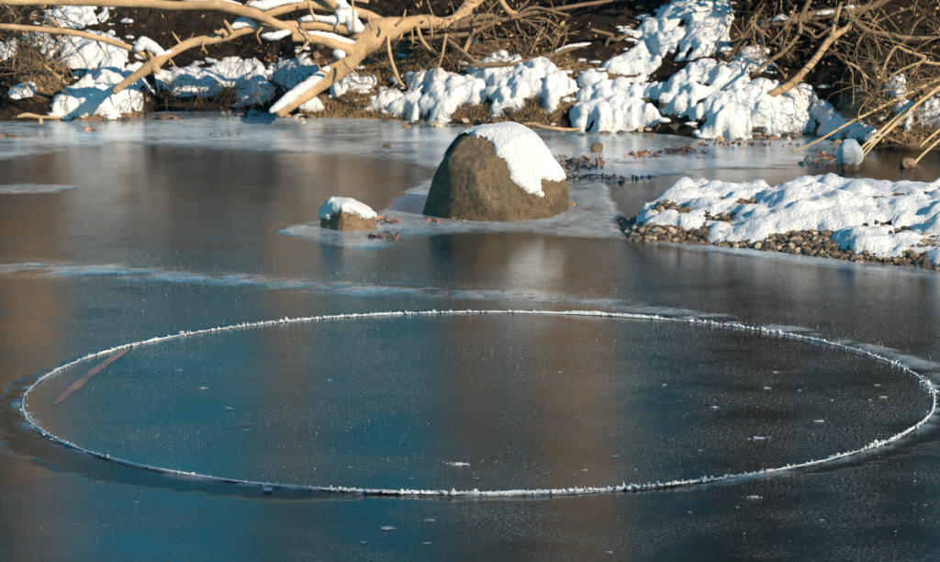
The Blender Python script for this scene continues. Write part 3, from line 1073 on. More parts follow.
def loose_stone(px, py, w, h, mat, label, snow=None, sub=4, name='stone', cat='stone'):
    c = gnd(px, py)
    m = w * c[1] / FPX
    mh = h * c[1] / FPX
    c = c + [0, m * .4, 0]
    if c[1] > shore_y(c[0]):
        c[2] = max(0, float(bank_z(np.array([c[0]]), np.array([c[1]]))[0]))
    U, F = ico(sub)
    V = np.sign(U) * np.abs(U) ** .72 * np.array([m * .46, m * .42, mh * .55])
    V *= (1 + .38 * fbm(U, 1.2, 4, .55, px * .37))[:, None]
    V[:, 2] += mh * .42
    off = c
    if snow is None:
        return tag(mesh_obj(name, V + off, F, mat), label, cat)
    root = empty(name, c, label, cat)
    mesh_obj('stone_body', V + off, F, mat, root)
    th = np.clip((V[:, 2] - mh * snow + .15 * mh * fbm(U, 3, 3, .6, px)) / (mh * .25), 0, 1)
    on = th > 0
    Fk = F[on[F].all(1)]
    W = V + off + (U + [0, 0, .5]) * (th * mh * .16 - .002)[:, None]
    W, Fk = compact(W, Fk)
    mesh_obj('snow_cap', W, Fk, M_SNOW, root)
    return root


loose_stone(597, 153, 13, 9, M_ROCK2, 'small round tan stone on pale ice right behind the boulder')
loose_stone(668, 134, 18, 12, M_ROCK2, 'round stone under a neat snow cap at waterline left of large drift', .35)
loose_stone(851, 171, 22, 25, M_ROCK2, 'tall snow-covered stone standing in ice beyond the gravel bar', .22)
loose_stone(685, 116, 24, 20, M_MOSS, 'dark mossy green rock wedged under the large snow drift')
loose_stone(645, 131, 16, 8, M_MOSS, 'low dark mossy stone at right end of loaf-shaped snow mound')
loose_stone(693, 26, 30, 22, M_DARK, 'dark rock in blue snow at top of bank')
loose_stone(387, 149, 8, 6, M_ROCK2, 'tiny orange-brown pebble alone on pale ice left behind the boulder')
loose_stone(812, 250, 9, 7, M_ROCK2, 'pinkish pebble at front edge of gravel bar')

# stones and litter under the big left mound and along the waterline
P = []
for (px, py, sx, sy, nn) in [(98, 117, 26, 2.2, 130), (168, 118, 7, 2, 14), (300, 116, 22, 2.5, 60), (440, 122, 30, 3, 90), (520, 125, 26, 2.5, 70), (640, 134, 40, 2, 50), (750, 139, 34, 1.8, 90), (250, 115, 18, 2, 30), (860, 142, 24, 3, 60)]:
    for _ in range(nn):
        P.append(gnd(px + RNG.normal(0, sx), py + RNG.normal(0, sy))[:2])
P = np.array(P)
stones('shore_stones', P, lambda x, y: np.maximum(bank_z(x, y), 0), .010, .045, 'small tan stones strewn along the far waterline', PAL)


# ------------------------------------------------------------------ fallen tree and branches
def path(pts, sub=5):
    """rows of (px, py, distance, radius in px) -> points, radii in metres"""
    A = spline(pts, sub)
    C = np.array([at(a[0], a[1], a[2]) for a in A])
    return C, np.maximum(A[:, 3], .35) * A[:, 2] / FPX


def limb(name, pts, mat, parent=None, seg=9, bmp=.16, sub=6, ends=False):
    C, r = path(pts, sub)
    C = C + .35 * r[:, None] * np.c_[fbm(C, 3.0, 3, .5, 1), fbm(C, 3.0, 3, .5, 2), fbm(C, 3.0, 3, .5, 3)] * 2
    t = Tubes()
    t.add(C, r, seg, bmp * 1.5, 14, ends)
    return t.build(name, mat, parent)


def snowroll(pts, parent, bmp=.45, bs=17, flat=.8, name='snow'):
    C, r = path(pts, 9)
    bmp = bmp * 1.5
    t = Tubes()
    t.add(C, r, 14, bmp, bs, True, flat)
    return t.build(name, M_SNOW, parent)


tree = empty('fallen_tree', at(283, 112, 23.0), 'pale barkless fallen tree with long limbs leaning over the frozen river', 'fallen tree')
limb('trunk', [(277, 114, 22.9, 5), (292, 103, 22.95, 7), (312, 90, 23.0, 8), (333, 72, 23.05, 9.5), (350, 56, 23.1, 11), (370, 40, 23.15, 12.5), (388, 30, 23.2, 11), (408, 25, 23.25, 7.5), (428, 22, 23.3, 7), (448, 23, 23.4, 6), (462, 12, 23.5, 7), (480, -4, 23.6, 6), (520, -26, 23.8, 5)], M_WOOD, tree, 14, .22)
limb('limb', [(-60, -6, 22.7, 3), (-10, 1, 22.7, 3.4), (60, 2, 22.75, 4), (120, 3, 22.75, 4.4), (180, 5, 22.8, 4.6), (220, 6, 22.8, 5.2), (250, 13, 22.85, 5.2), (280, 26, 22.9, 4.4), (300, 35, 22.95, 4.5), (330, 44, 23.05, 4)], M_WOOD, tree, 12)
limb('limb', [(-60, 34, 22.8, 2.4), (-10, 27, 22.8, 2.6), (20, 28, 22.8, 3), (60, 31, 22.8, 3.2), (90, 36, 22.8, 3), (120, 44, 22.8, 3), (140, 53, 22.8, 2.8), (152, 63, 22.85, 3)], M_WOOD, tree)
limb('limb', [(112, 92, 22.8, 3.5), (124, 83, 22.8, 4.2), (137, 74, 22.8, 4.6), (150, 65, 22.82, 6.5), (166, 55, 22.85, 4.5), (190, 43, 22.9, 4.3), (220, 36, 22.95, 4.6), (250, 29, 23.0, 4.5), (280, 27, 23.05, 4.5), (312, 26, 23.1, 4.6), (345, 30, 23.15, 5), (376, 34, 23.2, 5)], M_WOOD, tree, 12)
limb('branch_stub', [(292, 38, 22.9, 4.6), (305, 39, 22.92, 4.8), (325, 42, 22.95, 5.2), (345, 48, 23.0, 6), (356, 54, 23.08, 6)], M_WOOD, tree)
limb('limb', [(262, 15, 23.0, 3.5), (285, 10, 23.05, 4.5), (310, 6, 23.1, 4.8), (340, 8, 23.15, 4.6), (365, 15, 23.2, 4.5), (385, 24, 23.2, 4.5)], M_WOOD, tree)
limb('limb', [(316, -8, 23.05, 4), (326, -1, 23.05, 4.4), (334, 6, 23.1, 4)], M_WOOD, tree)
limb('limb', [(368, 2, 23.2, 2), (350, -2, 23.2, 2), (330, -10, 23.2, 2)], M_WOOD, tree)
limb('branch_stub', [(226, 35, 22.9, 2.6), (222, 30, 22.88, 2.4), (219, 32, 22.86, 2), (214, 31, 22.85, 1.6)], M_WOOD, tree)
limb('branch_stub', [(232, 33, 22.9, 2.6), (228, 26, 22.88, 2), (224, 20, 22.86, 1.4)], M_WOOD, tree)
limb('branch_stub', [(152, 66, 22.8, 5), (156, 70, 22.78, 4), (157, 74, 22.77, 2)], M_WOOD, tree)
limb('branch_stub', [(150, 62, 22.8, 3), (151, 56, 22.78, 2), (148, 52, 22.77, 1.2)], M_WOOD, tree)
for pts in [
    [(388, 36, 23.1, 1.6), (389, 50, 23.08, 1.8), (393, 66, 23.06, 1.9), (399, 80, 23.05, 1.7), (404, 86, 23.05, 1.2)],
    [(417, 26, 23.2, 2), (421, 38, 23.18, 1.8), (428, 47, 23.16, 1.5), (431, 50, 23.15, 1)],
    [(446, 34, 23.2, 1.3), (442, 55, 23.18, 1.3), (436, 74, 23.17, 1)],
    [(404, 28, 23.2, 1.2), (400, 40, 23.18, 1)], [(412, 30, 23.2, .9), (413, 44, 23.18, .8)],
    [(308, 0, 22.95, 1.2), (313, 16, 22.93, 1.5), (317, 22, 22.92, 1)],
    [(352, -4, 22.95, 1), (353, 14, 22.93, 1), (354, 32, 22.92, .9)]]:
    limb('twig', pts, M_WOOD, tree, 6)
for (px, py, dx, dy, r0) in [(60, 31, -14, -16, 1.2), (95, 37, 10, 18, 1.0), (120, 3, -6, 14, 1.1), (182, 46, -12, -14, 1.1), (205, 40, 4, 14, .9), (240, 10, 12, -12, 1.3), (262, 28, -6, 16, 1.0), (300, 26, 10, 14, 1.0), (310, 40, -8, 14, 1.2), (330, 74, -16, -10, 1.4),
                              (345, 62, 14, 14, 1.3), (372, 30, -6, -18, 1.4), (395, 26, 12, -16, 1.4), (430, 20, 10, 18, 1.2), (30, 29, 8, 14, .9), (150, 2, 12, 16, .9), (165, 56, 12, 12, 1.0)]:
    limb('twig', [(px, py, 22.9, r0 * 1.3), (px + dx * .45 + RNG.normal(0, 2), py + dy * .45, 22.86, r0), (px + dx + RNG.normal(0, 3), py + dy, 22.84, r0 * .5)], M_WOOD, tree, 6)
snowroll([(273, 110, 22.85, 4.5), (285, 101, 22.88, 6.5), (300, 90, 22.92, 7), (314, 80, 22.95, 6.5), (326, 70, 23.0, 5)], tree, .25)
snowroll([(139, 47, 22.78, 6), (145, 42, 22.8, 8), (152, 48, 22.82, 7), (162, 53, 22.85, 5)], tree, .3)
snowroll([(158, 55, 22.82, 3), (168, 53, 22.84, 3), (174, 50, 22.86, 1.6)], tree, .3)
snowroll([(234, 26, 22.92, 4), (243, 22, 22.95, 6), (252, 25, 22.97, 4)], tree, .35)
snowroll([(264, 36, 22.86, 3), (275, 36, 22.86, 5.5), (287, 33, 22.88, 3.6)], tree, .35)
snowroll([(298, 35, 22.92, 2), (312, 34, 22.95, 3.5), (330, 37, 22.98, 4.5), (345, 41, 23.02, 4.5), (356, 44, 23.05, 3)], tree, .3)
snowroll([(336, 22, 23.12, 6), (346, 14, 23.15, 10), (352, 24, 23.15, 10), (362, 30, 23.13, 7), (372, 24, 23.15, 4)], tree, .35)
snowroll([(300, 20, 23.05, 2.5), (315, 18, 23.07, 4), (328, 20, 23.1, 5), (342, 20, 23.12, 6)], tree, .35)
snowroll([(338, 2, 23.12, 7), (344, 8, 23.13, 8), (340, 16, 23.12, 7)], tree, .3)
snowroll([(250, 4, 22.95, 4), (262, 6, 22.98, 6), (280, 2, 23.02, 5), (300, -1, 23.06, 4)], tree, .35)
snowroll([(182, -1, 22.82, 1.6), (205, 0, 22.82, 2.6), (226, 1, 22.84, 2), (240, 5, 22.86, 2)], tree, .35)
snowroll([(338, 54, 22.96, 5.6), (340, 54.5, 22.96, 5.6)], tree, .15)
snowroll([(94, 5, 22.9, 2), (104, 3, 22.9, 2)], tree, .3)


def branch(name, label, cat, limbs, mat, snow=(), group=None, seg=8, twigs=()):
    """a branch: its main stem and side stems as parts"""
    L = limbs[0][0]
    root = empty(name, at(L[0], L[1], L[2]), label, cat, group)
    for k, pts in enumerate(limbs):
        limb('stem' if k == 0 else 'side_branch', pts, mat, root, seg)
    for pts in snow:
        snowroll(pts, root, .35)
    return root


branch('long_branch', 'long thin branch sweeping right from fallen trunk to top of picture', 'branch', [
    [(385, 38, 23.3, 2), (415, 38, 23.3, 2), (445, 36, 23.3, 2.2), (468, 33, 23.32, 2.3), (488, 25, 23.35, 2.3), (505, 19, 23.35, 2.4), (530, 14, 23.4, 2.3), (560, 9, 23.4, 2), (600, 2, 23.45, 1.8), (640, -5, 23.5, 1.5)],
    [(514, 17, 23.36, 1.2), (524, 11, 23.36, 1.5), (534, 8, 23.37, 1.5), (546, 10, 23.38, 1.4), (556, 13, 23.38, 1.4), (569, 16, 23.38, 1.1)],
    [(452, 26, 23.35, 3.5), (470, 18, 23.37, 4), (490, 16, 23.37, 3), (504, 18, 23.37, 2)],
    [(448, 28, 23.33, 2), (480, 23, 23.34, 2), (502, 19, 23.36, 2)],
    [(516, 12, 23.36, 1), (524, 5, 23.36, 1.2), (532, -4, 23.36, 1)]], M_BARK)
branch('hanging_stick', 'thick short pale stick hanging from top edge above the boulder', 'stick', [[(500, -6, 23.3, 2.8), (505, 5, 23.3, 3), (511, 12, 23.32, 2.4), (517, 13, 23.33, 1.6)]], M_WOOD)
branch('leaning_stick', 'straight pale stick leaning on brown bank above long snowbank', 'stick', [[(474, 28, 23.3, 1.2), (468, 42, 23.3, 2.2), (463, 54, 23.3, 2), (459, 63, 23.3, 1.2)]], M_WOOD)
branch('leaning_stick', 'darker stick slanting down right into long white snowbank', 'stick', [[(444, 37, 23.25, 1.6), (458, 48, 23.25, 1.8), (470, 58, 23.25, 1.8), (478, 66, 23.25, 1.2)]], M_BARK)
branch('curved_twig', 'thin curved twig hanging over dark hollow right of centre top', 'twig', [[(516, 20, 23.3, .9), (518, 28, 23.3, 1), (522, 34, 23.3, .9)]], M_BARK)
branch('thin_twig', 'thin arching twig crossing the long branch above centre', 'twig', [[(502, -2, 23.2, .9), (490, 10, 23.2, .9), (484, 22, 23.2, .9), (482, 34, 23.2, .8)]], M_BARK)
branch('low_branch', 'long low branch lying across the bank snow, mossy brown with broken fork', 'branch', [
    [(468, 66, 23.2, 1.5), (490, 65, 23.2, 2.4), (515, 64, 23.25, 2.6), (545, 58, 23.25, 3), (568, 51, 23.25, 3.4), (590, 48, 23.25, 3.2), (612, 47, 23.25, 2.8), (632, 52, 23.25, 2.4), (652, 58, 23.25, 2), (672, 60, 23.25, 1.8), (690, 60, 23.25, 1.8)],
    [(606, 46, 23.2, 1.8), (609, 40, 23.18, 2), (613, 36, 23.17, 2), (603, 33, 23.16, 1.8), (591, 29.5, 23.15, 1.4)],
    [(610, 39, 23.18, 1.8), (618, 40, 23.15, 2.2), (628, 35, 23.15, 1.4)]], M_BARK,
    snow=[[(556, 51, 23.24, 1.6), (568, 47, 23.25, 2.4), (582, 45, 23.25, 2.4), (596, 44, 23.25, 1.4)], [(612, 44, 23.24, 1.5), (626, 47, 23.24, 2)]])
branch('shade_dark_branch', 'branch coloured dark as shade, arching over blue snow at top right of centre', 'branch', [  # its shade comes from the dark bark colour
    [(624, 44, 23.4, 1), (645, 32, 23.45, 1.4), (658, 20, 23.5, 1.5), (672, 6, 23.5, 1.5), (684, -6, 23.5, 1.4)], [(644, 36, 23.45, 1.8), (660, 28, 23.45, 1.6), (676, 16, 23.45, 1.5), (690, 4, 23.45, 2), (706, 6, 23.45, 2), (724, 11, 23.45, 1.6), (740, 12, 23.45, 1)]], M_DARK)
branch('split_twig', 'brown twig with torn bark end lying on bright snow shelf', 'twig', [
    [(686, 61, 23.0, 1.2), (694, 59, 23.0, 1.6), (706, 57, 23.0, 2.6), (718, 54, 23.0, 2.8), (726, 49, 23.0, 1.6), (734, 43, 23.0, .8)], [(690, 62, 23.0, 1), (696, 68, 22.98, .9), (700, 71, 22.97, .7)]], M_BARK)
branch('driftwood', 'thin pale driftwood lying at waterline behind the boulder', 'driftwood', [[(523, 124, 21.95, 1.2), (533, 124, 21.95, 2), (543, 127, 21.92, 2), (556, 129, 21.9, 2.1), (570, 130, 21.9, 1.6), (580, 129, 21.9, 1)]], M_WOOD)
branch('driftwood', 'short pale driftwood stick by water at left foot of big snow mound', 'driftwood', [[(17, 117, 22.85, 1.2), (28, 115.5, 22.85, 2.4), (42, 117, 22.85, 1.6), (58, 117, 22.85, 1.6)], [(40, 117, 22.85, 2), (41, 121, 22.83, 2.4), (40, 124, 22.82, 1.4)]], M_WOOD)
branch('pale_stick', 'short pale stick slanting through brown leaves at far left', 'stick', [[(44, 65, 23.0, .9), (54, 73, 23.0, 1.3), (66, 83, 23.0, .9)]], M_WOOD)
branch('thin_twig', 'thin dark twig rising between the two long limbs at far left', 'twig', [[(4, 34, 22.9, 1.4), (18, 20, 22.9, 1), (34, 10, 22.9, .9), (50, 2, 22.9, .8)]], M_BARK)
branch('thin_twig', 'curved bark twig hanging in dark hollow behind upper left limb', 'twig', [[(204, 15, 23.1, 1.3), (196, 24, 23.1, 1.1), (192, 36, 23.1, .8), (184, 42, 23.1, .6)]], M_BARK)
branch('root_twig', 'gnarled root twig standing from brown litter left of dark hollow', 'root', [[(530, 55, 23.3, 1.4), (536, 42, 23.28, 1.6), (542, 30, 23.26, 1.4), (545, 28, 23.26, .8)], [(536, 42, 23.28, 1), (546, 36, 23.25, 1), (552, 44, 23.24, .8)]], M_BARK)
branch('root_twig', 'twisted thin roots sticking up at left edge of dark hollow', 'root', [[(556, 46, 23.25, .9), (560, 36, 23.24, 1), (568, 28, 23.22, .8)], [(562, 48, 23.25, .9), (566, 38, 23.24, .9), (566, 28, 23.22, .7)]], M_BARK)

# bare bush on the right
branch('forked_branch', 'sunlit forked branch slanting down from bare bush to large snow drift', 'branch', [
    [(766, 98, 22.0, 3.2), (776, 92, 22.0, 4), (792, 84, 22.02, 3.8), (806, 70, 22.05, 3.6), (818, 56, 22.08, 3.5), (828, 43, 22.1, 3.4), (838, 34, 22.12, 3.2), (850, 27, 22.15, 3), (853, 18, 22.18, 2.8), (848, 8, 22.2, 2.6)],
    [(830, 42, 22.1, 2), (834, 28, 22.1, 2.2), (838, 14, 22.12, 2.2), (842, 2, 22.15, 1.8)],
    [(768, 97, 22.0, 1.4), (767, 106, 21.98, 1.4), (766, 114, 21.97, 1)], [(769, 98, 22.0, 1.2), (774, 106, 21.98, 1)], [(795, 84, 22, 1.6), (799, 90, 21.98, 1.2), (801, 95, 21.97, .8)],
    [(766, 98, 22.0, 1), (762, 92, 21.98, .9), (763, 86, 21.97, .7)], [(834, 38, 22.1, 1.6), (837, 45, 22.08, 1)]], M_WOOD)
branch('bush_log', 'thick mossy stem with snow scraps crossing top of bare bush', 'branch', [
    [(752, 26, 22.5, 3.5), (775, 22, 22.5, 4.5), (800, 19, 22.5, 4.8), (830, 14, 22.5, 5), (852, 11, 22.5, 4.6), (872, 6, 22.5, 4), (895, -4, 22.5, 3)]], M_BARK,
    snow=[[(774, 20, 22.45, 2), (780, 17, 22.45, 3.6), (786, 19, 22.45, 2.4)], [(818, 14, 22.45, 2), (825, 13, 22.45, 3), (832, 12, 22.45, 2)], [(846, 8, 22.45, 2), (852, 7, 22.45, 2.4)]])
branch('curved_branch', 'long curved stem hanging from top edge down to snow left in bare bush', 'branch', [[(813, -6, 22.1, 2), (806, 8, 22.1, 2.4), (800, 20, 22.1, 2.4), (800, 32, 22.08, 2.2), (792, 44, 22.06, 2), (782, 54, 22.05, 2.2), (768, 63, 22.03, 1.8), (752, 75, 22.0, 1.2)],
                       [(796, 6, 22.15, 1), (788, 24, 22.12, 1.2), (780, 34, 22.1, 1), (770, 44, 22.1, .8)], [(782, 54, 22.05, 1), (786, 40, 22.05, .8), (791, 26, 22.05, .7)]], M_BARK)
branch('arching_branch', 'thick arching branch running right through middle of bare bush', 'branch', [[(853, 18, 22.15, 1.8), (862, 27, 22.1, 2.4), (875, 32, 22.1, 2.6), (892, 35, 22.1, 2.6), (908, 38, 22.1, 2.6), (930, 38, 22.1, 1.8), (950, 36, 22.1, 1.4)],
                       [(868, 12, 22.1, 1), (872, 19, 22.1, 1.2), (880, 25, 22.1, 1)], [(884, 62, 22.05, .8), (874, 28, 22.1, 1.2), (890, 16, 22.1, 1.2), (912, 8, 22.1, 1)]], M_BARK)
branch('bent_twig', 'thin pale twig bent sharply like a roof at right of bare bush', 'twig', [[(881, 78, 21.7, 1.3), (884, 68, 21.7, 1.4), (890, 55, 21.7, 1.5), (897, 47, 21.7, 1.6), (906, 51, 21.7, 1.5), (918, 55, 21.7, 1.6), (926, 58, 21.7, 1.7)], [(926, 58, 21.7, 1.4), (918, 66, 21.7, 1.4), (911, 76, 21.7, 1.1)], [(922, 62, 21.7, 1.2), (934, 64, 21.7, 1.5), (950, 65, 21.7, 1.3)]], M_WOOD)
branch('forked_twig', 'small mossy forked twig left in dark part of bare bush', 'twig', [[(803, 28, 22.0, 1.3), (810, 32, 22.0, 1.3), (816, 38, 22.0, 1.4), (824, 33, 22.0, 1.2), (830, 29, 22.0, .9)]], M_BARK)
for lab, pts in [('longest straw stalk slanting from right edge down to ice', [(792, 151, 21.0, .9), (816, 142, 21.1, 1.0), (850, 123, 21.25, 1.2), (890, 103, 21.4, 1.3), (938, 80, 21.6, 1.4), (960, 68, 21.7, 1.4)]),
                 ('thick straw stalk, middle one of the slanting bundle', [(859, 150, 20.9, 1.0), (876, 135, 21.0, 1.4), (900, 115, 21.15, 1.8), (925, 98, 21.3, 2.0), (950, 80, 21.45, 1.8)]),
                 ('straw stalk running just under the thick one', [(862, 158, 20.8, .9), (880, 138, 20.95, 1.2), (905, 114, 21.1, 1.4), (930, 94, 21.25, 1.4), (955, 76, 21.4, 1.4)]),
                 ('thin straw stalk splaying low from the bundle foot', [(861, 154, 20.85, .8), (870, 145, 20.9, .9), (890, 130, 21.0, .9), (912, 108, 21.1, .8)]),
                 ('straw stalk at right edge ending in a tan clump', [(912, 166, 20.3, 1.5), (922, 155, 20.4, 1.2), (936, 143, 20.5, 1.2), (955, 128, 20.6, 1.2)]),
                 ('short straw stalk at right edge above the clumped one', [(920, 147, 20.6, 1.0), (932, 136, 20.7, 1.2), (952, 120, 20.8, 1.1)]),
                 ('dry stalk curving beneath the bent twig', [(886, 84, 21.6, .9), (895, 74, 21.6, 1.1), (912, 66, 21.6, 1.1), (930, 60, 21.6, .9)]),
                 ('thin stalk leaning left out of dark bush centre', [(846, 62, 21.9, .8), (856, 67, 21.9, 1.0), (866, 77, 21.9, 1.0), (876, 90, 21.9, .8)])]:
    o = limb('dry_stalk', pts, M_REED, None, 7, .1)
    tag(o, lab, 'stalk', 'dry straw stalks on the right bank')
loose_stone(908, 168, 16, 9, M_ROCK2, 'tan clump frozen in dark ice at end of a straw stalk')


# ------------------------------------------------------------------ tangles of fine twigs (too many to count)
def wander(p, d, L, n, wob, droop):
    P = [np.array(p, float)]
    d = np.array(d, float)
    d /= np.linalg.norm(d)
    for k in range(n):
        d = d + RNG.normal(0, wob, 3) + [0, 0, -droop]
        d /= np.linalg.norm(d)
        P.append(P[-1] + d * L / n)
    return np.array(P)


def twigs(name, boxes, mat, label, rmin=.002, rmax=.0055, sides=5):
    t = Tubes()
    for (x0, x1, y0, y1, d0, d1, n, L, ang) in boxes:
        for _ in range(n):
            p = at(RNG.uniform(x0, x1), RNG.uniform(y0, y1), RNG.uniform(d0, d1))
            a = math.radians(RNG.normal(ang, 40))
            d = np.array([math.cos(a), RNG.normal(0, .35), math.sin(a)])
            W = wander(p, d, L * RNG.uniform(.5, 1.3), 7, .22, .03)
            r = RNG.uniform(rmin, rmax)
            t.add(W, np.linspace(r, r * .35, len(W)), sides)
            for _b in range(RNG.integers(0, 3)):
                k = RNG.integers(2, 6)
                d2 = W[k] - W[k - 1]
                W2 = wander(W[k], d2 / np.linalg.norm(d2) + RNG.normal(0, .6, 3), L * .4, 4, .25, .03)
                t.add(W2, np.linspace(r * .6, r * .25, len(W2)), 4)
    o = t.build(name, mat)
    o['kind'] = 'stuff'
    tag(o, label, 'twigs')
    return o


twigs('bush_twigs', [(740, 960, -60, 20, 22.1, 23.4, 24, .9, -110), (840, 960, 10, 100, 21.8, 22.8, 24, .6, 140), (860, 960, 60, 140, 21.0, 21.8, 60, .45, 150), (740, 800, 0, 60, 22.3, 23.2, 20, .5, -100), (900, 1050, -80, 100, 21.2, 23, 60, .9, 120)], M_BARK,
      'tangle of thin brown twigs of the bare bush at right')
twigs('shade_dark_brush', [(400, 760, -70, 10, 23.6, 25.2, 260, .9, -90), (110, 300, -50, 25, 23.5, 24.6, 110, .7, -90), (760, 960, -60, 60, 22.7, 23.8, 240, .9, -100), (0, 60, 0, 70, 23.3, 24.2, 60, .5, -80), (140, 285, 78, 98, 23.2, 23.5, 90, .26, -80)], M_DARK,  # brush coloured near-black to fill the hollows with shade
      'mass of brush coloured dark as shade, hanging at top of bank')
twigs('bank_roots', [(160, 285, 82, 98, 23.2, 23.4, 9, .2, -80), (420, 560, 15, 60, 23.2, 23.6, 60, .4, -70), (340, 440, 40, 95, 23.3, 23.8, 60, .3, 60), (20, 70, 55, 95, 22.9, 23.3, 50, .3, 120), (715, 760, 20, 80, 22.6, 23.0, 40, .35, -90), (0, 40, 10, 90, 22.9, 23.3, 40, .35, 50)], M_BARK,
      'fine brown roots and stems sticking out of the bank')


twigs('tan_twigs', [(840, 960, 0, 60, 21.6, 22.4, 16, .5, 160), (850, 960, 70, 140, 20.9, 21.5, 34, .4, 40), (400, 560, -20, 40, 23.0, 23.3, 12, .5, -60), (740, 800, 0, 50, 22.0, 22.4, 14, .5, -110), (0, 60, 0, 80, 22.9, 23.2, 24, .35, 60), (540, 570, 20, 46, 23.2, 23.4, 10, .2, 80)], M_WOOD,
      'thin sunlit tan twigs crossing the brush of the bank')


# ------------------------------------------------------------------ leaf litter and dry grass

def leaf_mesh(name, pts, smin, smax, palette, label, lift=.01, tilt=.6, kind='stuff', cat='leaves', mat=None):
    Vs, Fs, Cs, k = [], [], [], 0
    base = np.array([[-1, 0, 0], [-.35, .5, .12], [.4, .42, .1], [1, 0, -.05], [.4, -.42, .1], [-.35, -.5, .12]])
    fb = np.array([[0, 1, 5], [1, 2, 5], [2, 4, 5], [2, 3, 4]])
    for p in pts:
        s = RNG.uniform(smin, smax)
        a, b, c = RNG.uniform(0, 6.28), RNG.normal(0, tilt), RNG.normal(0, tilt)
        Rz = np.array([[math.cos(a), -math.sin(a), 0], [math.sin(a), math.cos(a), 0], [0, 0, 1]])
        Rx = np.array([[1, 0, 0], [0, math.cos(b), -math.sin(b)], [0, math.sin(b), math.cos(b)]])
        Ry = np.array([[math.cos(c), 0, math.sin(c)], [0, 1, 0], [-math.sin(c), 0, math.cos(c)]])
        v = (base * s * np.array([1, RNG.uniform(.6, 1.1), RNG.uniform(-1.5, 2)])) @ (Rz @ Rx @ Ry).T
        Vs.append(v + p + [0, 0, lift + s * .25])
        Fs += (fb + k).tolist()
        Cs.append(np.tile(np.array(palette[RNG.integers(len(palette))]) * RNG.uniform(.5, 1.3), (6, 1)))
        k += 6
    o = mesh_obj(name, np.vstack(Vs), Fs, mat or M_LEAF, smooth=False, col=np.vstack(Cs))
    if kind:
        o['kind'] = kind
    if label:
        tag(o, label, cat)
    return o


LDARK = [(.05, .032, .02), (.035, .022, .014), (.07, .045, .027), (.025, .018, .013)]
LPAL = [(.34, .20, .10), (.26, .15, .08), (.44, .29, .16), (.18, .11, .065), (.38, .22, .10), (.12, .08, .05)]
n = 60000
P = np.c_[RNG.uniform(-4.2, 4.4, n), RNG.uniform(20.9, 25.0, n)]
z = bank_z(P[:, 0], P[:, 1])
P = np.c_[P, z]
px, py = proj(P)
w = fbm(P[:, :2], 5, 3, .6, 77) * 14
den = np.full(len(P), .09)
for q in DRY:
    den = np.maximum(den, .85 * sstep(-6, 6, poly_sd(px + w, py + w * .6, q)))
for q in BANK_SNOW:
    if not q[4]:
        sdq = poly_sd(px, py, q[0])
        den = np.where(sdq > 1.5, np.where(sdq < 6, .06, .012), den)
    else:
        den = np.where(poly_sd(px, py, q[0]) > 1.5, .10, den)
keep = (z > .01) & (RNG.random(len(P)) < den) & (py > -40)
leaf_mesh('leaf_litter', P[keep], .010, .026, LPAL, 'brown dead leaf litter covering the bare parts of the bank', .006)


P = []
for (x0, x1, y0, y1, d0, d1, nn) in [(750, 950, -20, 110, 21.9, 23.0, 330), (420, 570, -10, 50, 23.1, 23.5, 120), (0, 70, 0, 90, 22.9, 23.3, 90), (860, 950, 70, 145, 21.0, 21.7, 120)]:
    P += [at(RNG.uniform(x0, x1), RNG.uniform(y0, y1), RNG.uniform(d0, d1)) for _ in range(nn)]
leaf_mesh('hanging_leaves', np.array(P), .012, .028, LPAL, 'curled brown leaves caught in the brush and twigs of the bank', 0, 1.2)


def grass(name, spots, label, hmin, hmax):
    Vs, Fs, Cs, k = [], [], [], 0
    for p in spots:
        h = RNG.uniform(hmin, hmax)
        a, l = RNG.uniform(0, 6.28), RNG.uniform(.2, 1.3)
        d = np.array([math.cos(a), math.sin(a), 0])
        s = np.array([-d[1], d[0], 0]) * RNG.uniform(.0015, .003)
        m = p + [0, 0, h * .6] + d * h * l * .35
        e = p + [0, 0, h * .75] + d * h * l
        Vs.append(np.array([p - s, p + s, m + s * .7, m - s * .7, e]))
        Fs += [[k, k + 1, k + 2, k + 3], [k + 3, k + 2, k + 4]]
        Cs.append(np.tile(np.array([(.46, .31, .16), (.36, .23, .12), (.28, .18, .09)][RNG.integers(3)]) * RNG.uniform(.6, 1.2), (5, 1)))
        k += 5
    o = mesh_obj(name, np.vstack(Vs), Fs, M_LEAF, smooth=False, col=np.vstack(Cs))
    o['kind'] = 'stuff'
    tag(o, label, 'grass')


G = []
for (x0, x1, y0, y1, nn) in [(335, 452, 98, 121, 3200), (450, 560, 100, 128, 2600), (345, 440, 48, 80, 1500), (705, 800, 133, 141, 500), (700, 770, 70, 78, 0), (300, 340, 104, 120, 400), (840, 940, 90, 146, 900), (25, 60, 60, 92, 500), (600, 660, 124, 133, 150)]:
    if not nn:
        continue
    px, py = RNG.uniform(x0, x1, nn), RNG.uniform(y0, y1, nn)
    D = _F + np.outer((px - 470) / FPX, CR) - np.outer((py - 281) / FPX, CU)
    done = np.zeros(nn, bool)
    for Yq in np.arange(20.8, 25.2, .05):
        Q = CP + D * (Yq / D[:, 1])[:, None]
        zb = np.interp(Yq - shore_y(Q[:, 0]), [-.04, 0, .06, .16, .5, 1.3, 2.2], [-.06, .0, .07, .15, .37, .82, 1.28])
        hit = ~done & (zb >= Q[:, 2])
        G.append(Q[hit, :2])
        done |= hit
G = np.vstack(G)
gz = bank_z(G[:, 0], G[:, 1])
G = np.c_[G, gz][gz > .005]
gx, gy = proj(G)
ok = np.ones(len(G), bool)
for q in BANK_SNOW:
    ok &= poly_sd(gx, gy, q[0]) < 0
grass('dry_grass', G[ok], 'short straw-coloured dry grass on the low bank', .03, .09)


